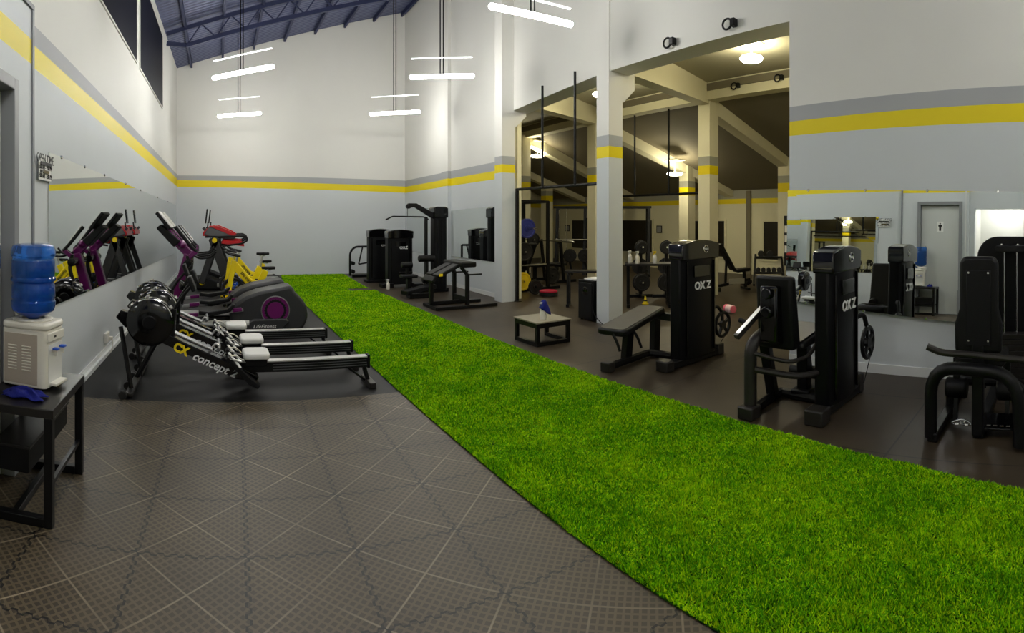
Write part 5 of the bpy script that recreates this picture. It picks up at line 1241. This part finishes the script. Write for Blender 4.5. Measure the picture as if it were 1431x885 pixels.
def weight_tree(loc, rz, label):
    t = thing('weight_tree', loc, label, 'weight rack', 'weight plate trees', rz=rz)
    MB().bar((0, 0, 0.04), (0, 0, 1.25), 0.07, 0.07).build('post', 'black', t, smooth=False, bevel=0.005)
    MB().bar((-0.3, 0, 0.03), (0.3, 0, 0.03), 0.07, 0.06).build('base_bar', 'black', t, smooth=False)
    MB().bar((0, -0.3, 0.03), (0, 0.3, 0.03), 0.07, 0.06).build('base_foot', 'black', t, smooth=False)
    for z, s in ((0.32, -1), (0.66, 1), (1.08, -1)): MB().cyl((0, 0, z), (0, s * 0.24, z + 0.02), 0.02, seg=10).build('plate_horn', 'chrome', t)
    for z, s, r in ((0.32, -1, 0.20), (0.66, 1, 0.18), (1.08, -1, 0.15)):
        for k in range(2): plate((0, s * (0.08 + 0.07 * k), z + 0.01), 'y', r - 0.02 * k, 0.055, 'rubber_plate', '', parent=t)
    return t
d_ = 11.75
weight_tree((d_ * sin(th(895)), d_ * cos(th(895)), 0), -0.55, 'black weight plate tree behind left half of the tall work table')
weight_tree((d_ * sin(th(931)), d_ * cos(th(931)), 0), -0.75, 'black weight plate tree beside the leg curl tower')
kt = thing('warning_cone', (7.72, 7.50, 0), 'small yellow floor cone under the tall black work table', 'cone')
MB().lathe([(0.0, 0.0), (0.07, 0.0), (0.07, 0.012), (0.05, 0.016), (0.012, 0.16), (0, 0.16)], seg=18).build('cone_body', 'bike_yellow', kt)
MB().lathe([(0.041, 0.06), (0.031, 0.09)], seg=18).build('cone_band', 'letter_black', kt)
# pink roller on the floor
c = fl(1019.5, 432, 0.07)
t = thing('foam_roller', (c.x, c.y, 0.075), 'short pink and pale foam roller lying on dark floor beside leg curl tower', 'foam roller', rz=-0.35)
MB().cyl((0, -0.11, 0), (0, 0.05, 0), 0.075, seg=24).build('roller_body', 'pale_pink', t, bevel=0.008)
MB().cyl((0, -0.125, 0), (0, -0.11, 0), 0.068, seg=24).build('roller_end', 'pink', t, bevel=0.004)
MB().cyl((0, 0.05, 0), (0, 0.115, 0), 0.072, seg=24).build('roller_band', 'pink', t, bevel=0.006)
# dumbbell rack
c = fl(1074, 398); rzd = -1.02
t = thing('dumbbell_rack', (c.x, c.y, 0), 'black two-tier dumbbell rack before the dark right inner window', 'rack', rz=rzd)
for s in (-1, 1): MB().bar((s * 0.38, -0.22, 0.02), (s * 0.34, 0.14, 0.78), 0.05, 0.08).build('side_frame', 'black', t, smooth=False)
for s in (-1, 1): MB().bar((s * 0.38, -0.28, 0.03), (s * 0.38, 0.25, 0.03), 0.05, 0.06).build('foot', 'black', t, smooth=False)
for y, z in ((-0.12, 0.32), (0.08, 0.70)): MB().box((0, y, z), (0.72, 0.24, 0.03), rx=-0.25).build('shelf', 'black', t, smooth=False)
def dumbbell(loc, rz, label, r=0.06, g='dumbbells on the rack'):
    t = thing('dumbbell', loc, label, 'dumbbell', g, rz=rz)
    for s in (-1, 1): MB().cyl((0, s * 0.045, 0), (0, s * 0.13, 0), r, seg=12).build('head', 'rubber_plate', t, bevel=0.008)
    MB().cyl((0, -0.06, 0), (0, 0.06, 0), 0.016, seg=10).build('grip', 'chrome', t)
    return t
d0 = None
R_ = Matrix.Rotation(rzd, 3, 'Z')
def rk(x, y, z): return Vector((c.x, c.y, 0)) + R_ @ Vector((x, y, z))
LB_ = 'black dumbbell in the row on the rack\'s lower shelf'
for k in range(5):
    p = rk(-0.27 + k * 0.135, -0.12, 0.40)
    if d0 is None: d0 = dumbbell(p, rzd, LB_)
    else: clone(d0, p)
for k, lb in enumerate(('large black dumbbell on left of the rack\'s upper shelf', 'large black dumbbell on right of the rack\'s upper shelf')):
    dumbbell(rk(-0.2 + k * 0.24, 0.08, 0.80), rzd, lb, 0.085, 'large dumbbells on the upper shelf')
e0_ = dumbbell(rk(-0.62, 0.0, 0.062), rzd + 0.9, 'black dumbbell on floor left of the dumbbell rack, outer one', 0.06, 'dumbbells on the floor')
clone(e0_, rk(-0.52, 0.25, 0.062), 'black dumbbell on floor left of the dumbbell rack, nearer wall', rz=rzd + 0.3)
# notices
p = at_X(921.5, 320.5, 14.0)
s = thing('wall_notice', (p.x - 0.002, p.y, p.z), 'small square black framed notice on cream wall beside the dark inner window', 'sign')
MB().span(-0.015, 0, -0.13, 0.13, -0.13, 0.13).build('frame', 'letter_black', s, smooth=False)
MB().span(-0.018, -0.015, -0.10, 0.10, -0.10, 0.10).build('panel', 'letter_grey', s, smooth=False)
p = at_X(793, 319, 14.0)
s = thing('wall_notice', (p.x - 0.002, p.y, p.z), 'small dim notice on cream wall seen past the power rack', 'sign')
MB().span(-0.015, 0, -0.16, 0.16, -0.13, 0.13).build('frame', 'letter_black', s, smooth=False)
MB().span(-0.018, -0.015, -0.13, 0.13, -0.10, 0.10).build('panel', 'letter_grey', s, smooth=False)
s = thing('notice_strip', (12.228, 6.80, 1.15), 'tall narrow black strip board with white cards on far pillar by right wall', 'sign')
MB().span(-0.02, 0, -0.07, 0.07, -0.65, 0.65).build('board', 'letter_black', s, smooth=False)
for z in (0.30, 0.05, -0.22): MB().span(-0.025, -0.02, -0.05, 0.05, z - 0.09, z + 0.09).build('card', 'paper', s, smooth=False)
# ---- camera: a level sweep panorama (cylindrical), as the photograph was taken
cd = bpy.data.cameras.new('camera'); co = bpy.data.objects.new('camera', cd); COL.objects.link(co)
cd.type = 'PANO'; cd.panorama_type = 'CENTRAL_CYLINDRICAL'
W_, H_ = 1431.0, 885.0
half = W_ / 2 / FP
cd.central_cylindrical_range_u_min = -half; cd.central_cylindrical_range_u_max = half
cd.central_cylindrical_range_v_min = -(H_ - YH) / FP; cd.central_cylindrical_range_v_max = YH / FP
cd.central_cylindrical_radius = 1.0
cd.clip_end = 200; cd.clip_start = 0.02
co.location = (0, 0, HC); co.rotation_euler = (PI / 2, 0, -th(W_ / 2))
SC.camera = co
# ---- world: night outside, a trace of grey
w = bpy.data.worlds.new('world'); SC.world = w; w.use_nodes = True
w.node_tree.nodes['Background'].inputs[0].default_value = (0.02, 0.025, 0.04, 1); w.node_tree.nodes['Background'].inputs[1].default_value = 1.0
SC.view_settings.view_transform = 'Standard'; SC.view_settings.look = 'None'; SC.view_settings.gamma = 1.0
SC.view_settings.exposure = EXPOSURE
SC.view_settings.use_curve_mapping = False
try:
    SC.cycles.use_denoising = True; SC.cycles.denoiser = 'OPENIMAGEDENOISE'
    SC.cycles.max_bounces = 8; SC.cycles.diffuse_bounces = 4; SC.cycles.glossy_bounces = 5; SC.cycles.transmission_bounces = 8
    SC.cycles.sample_clamp_indirect = 6.0; SC.cycles.caustics_reflective = False; SC.cycles.caustics_refractive = False
except Exception: pass
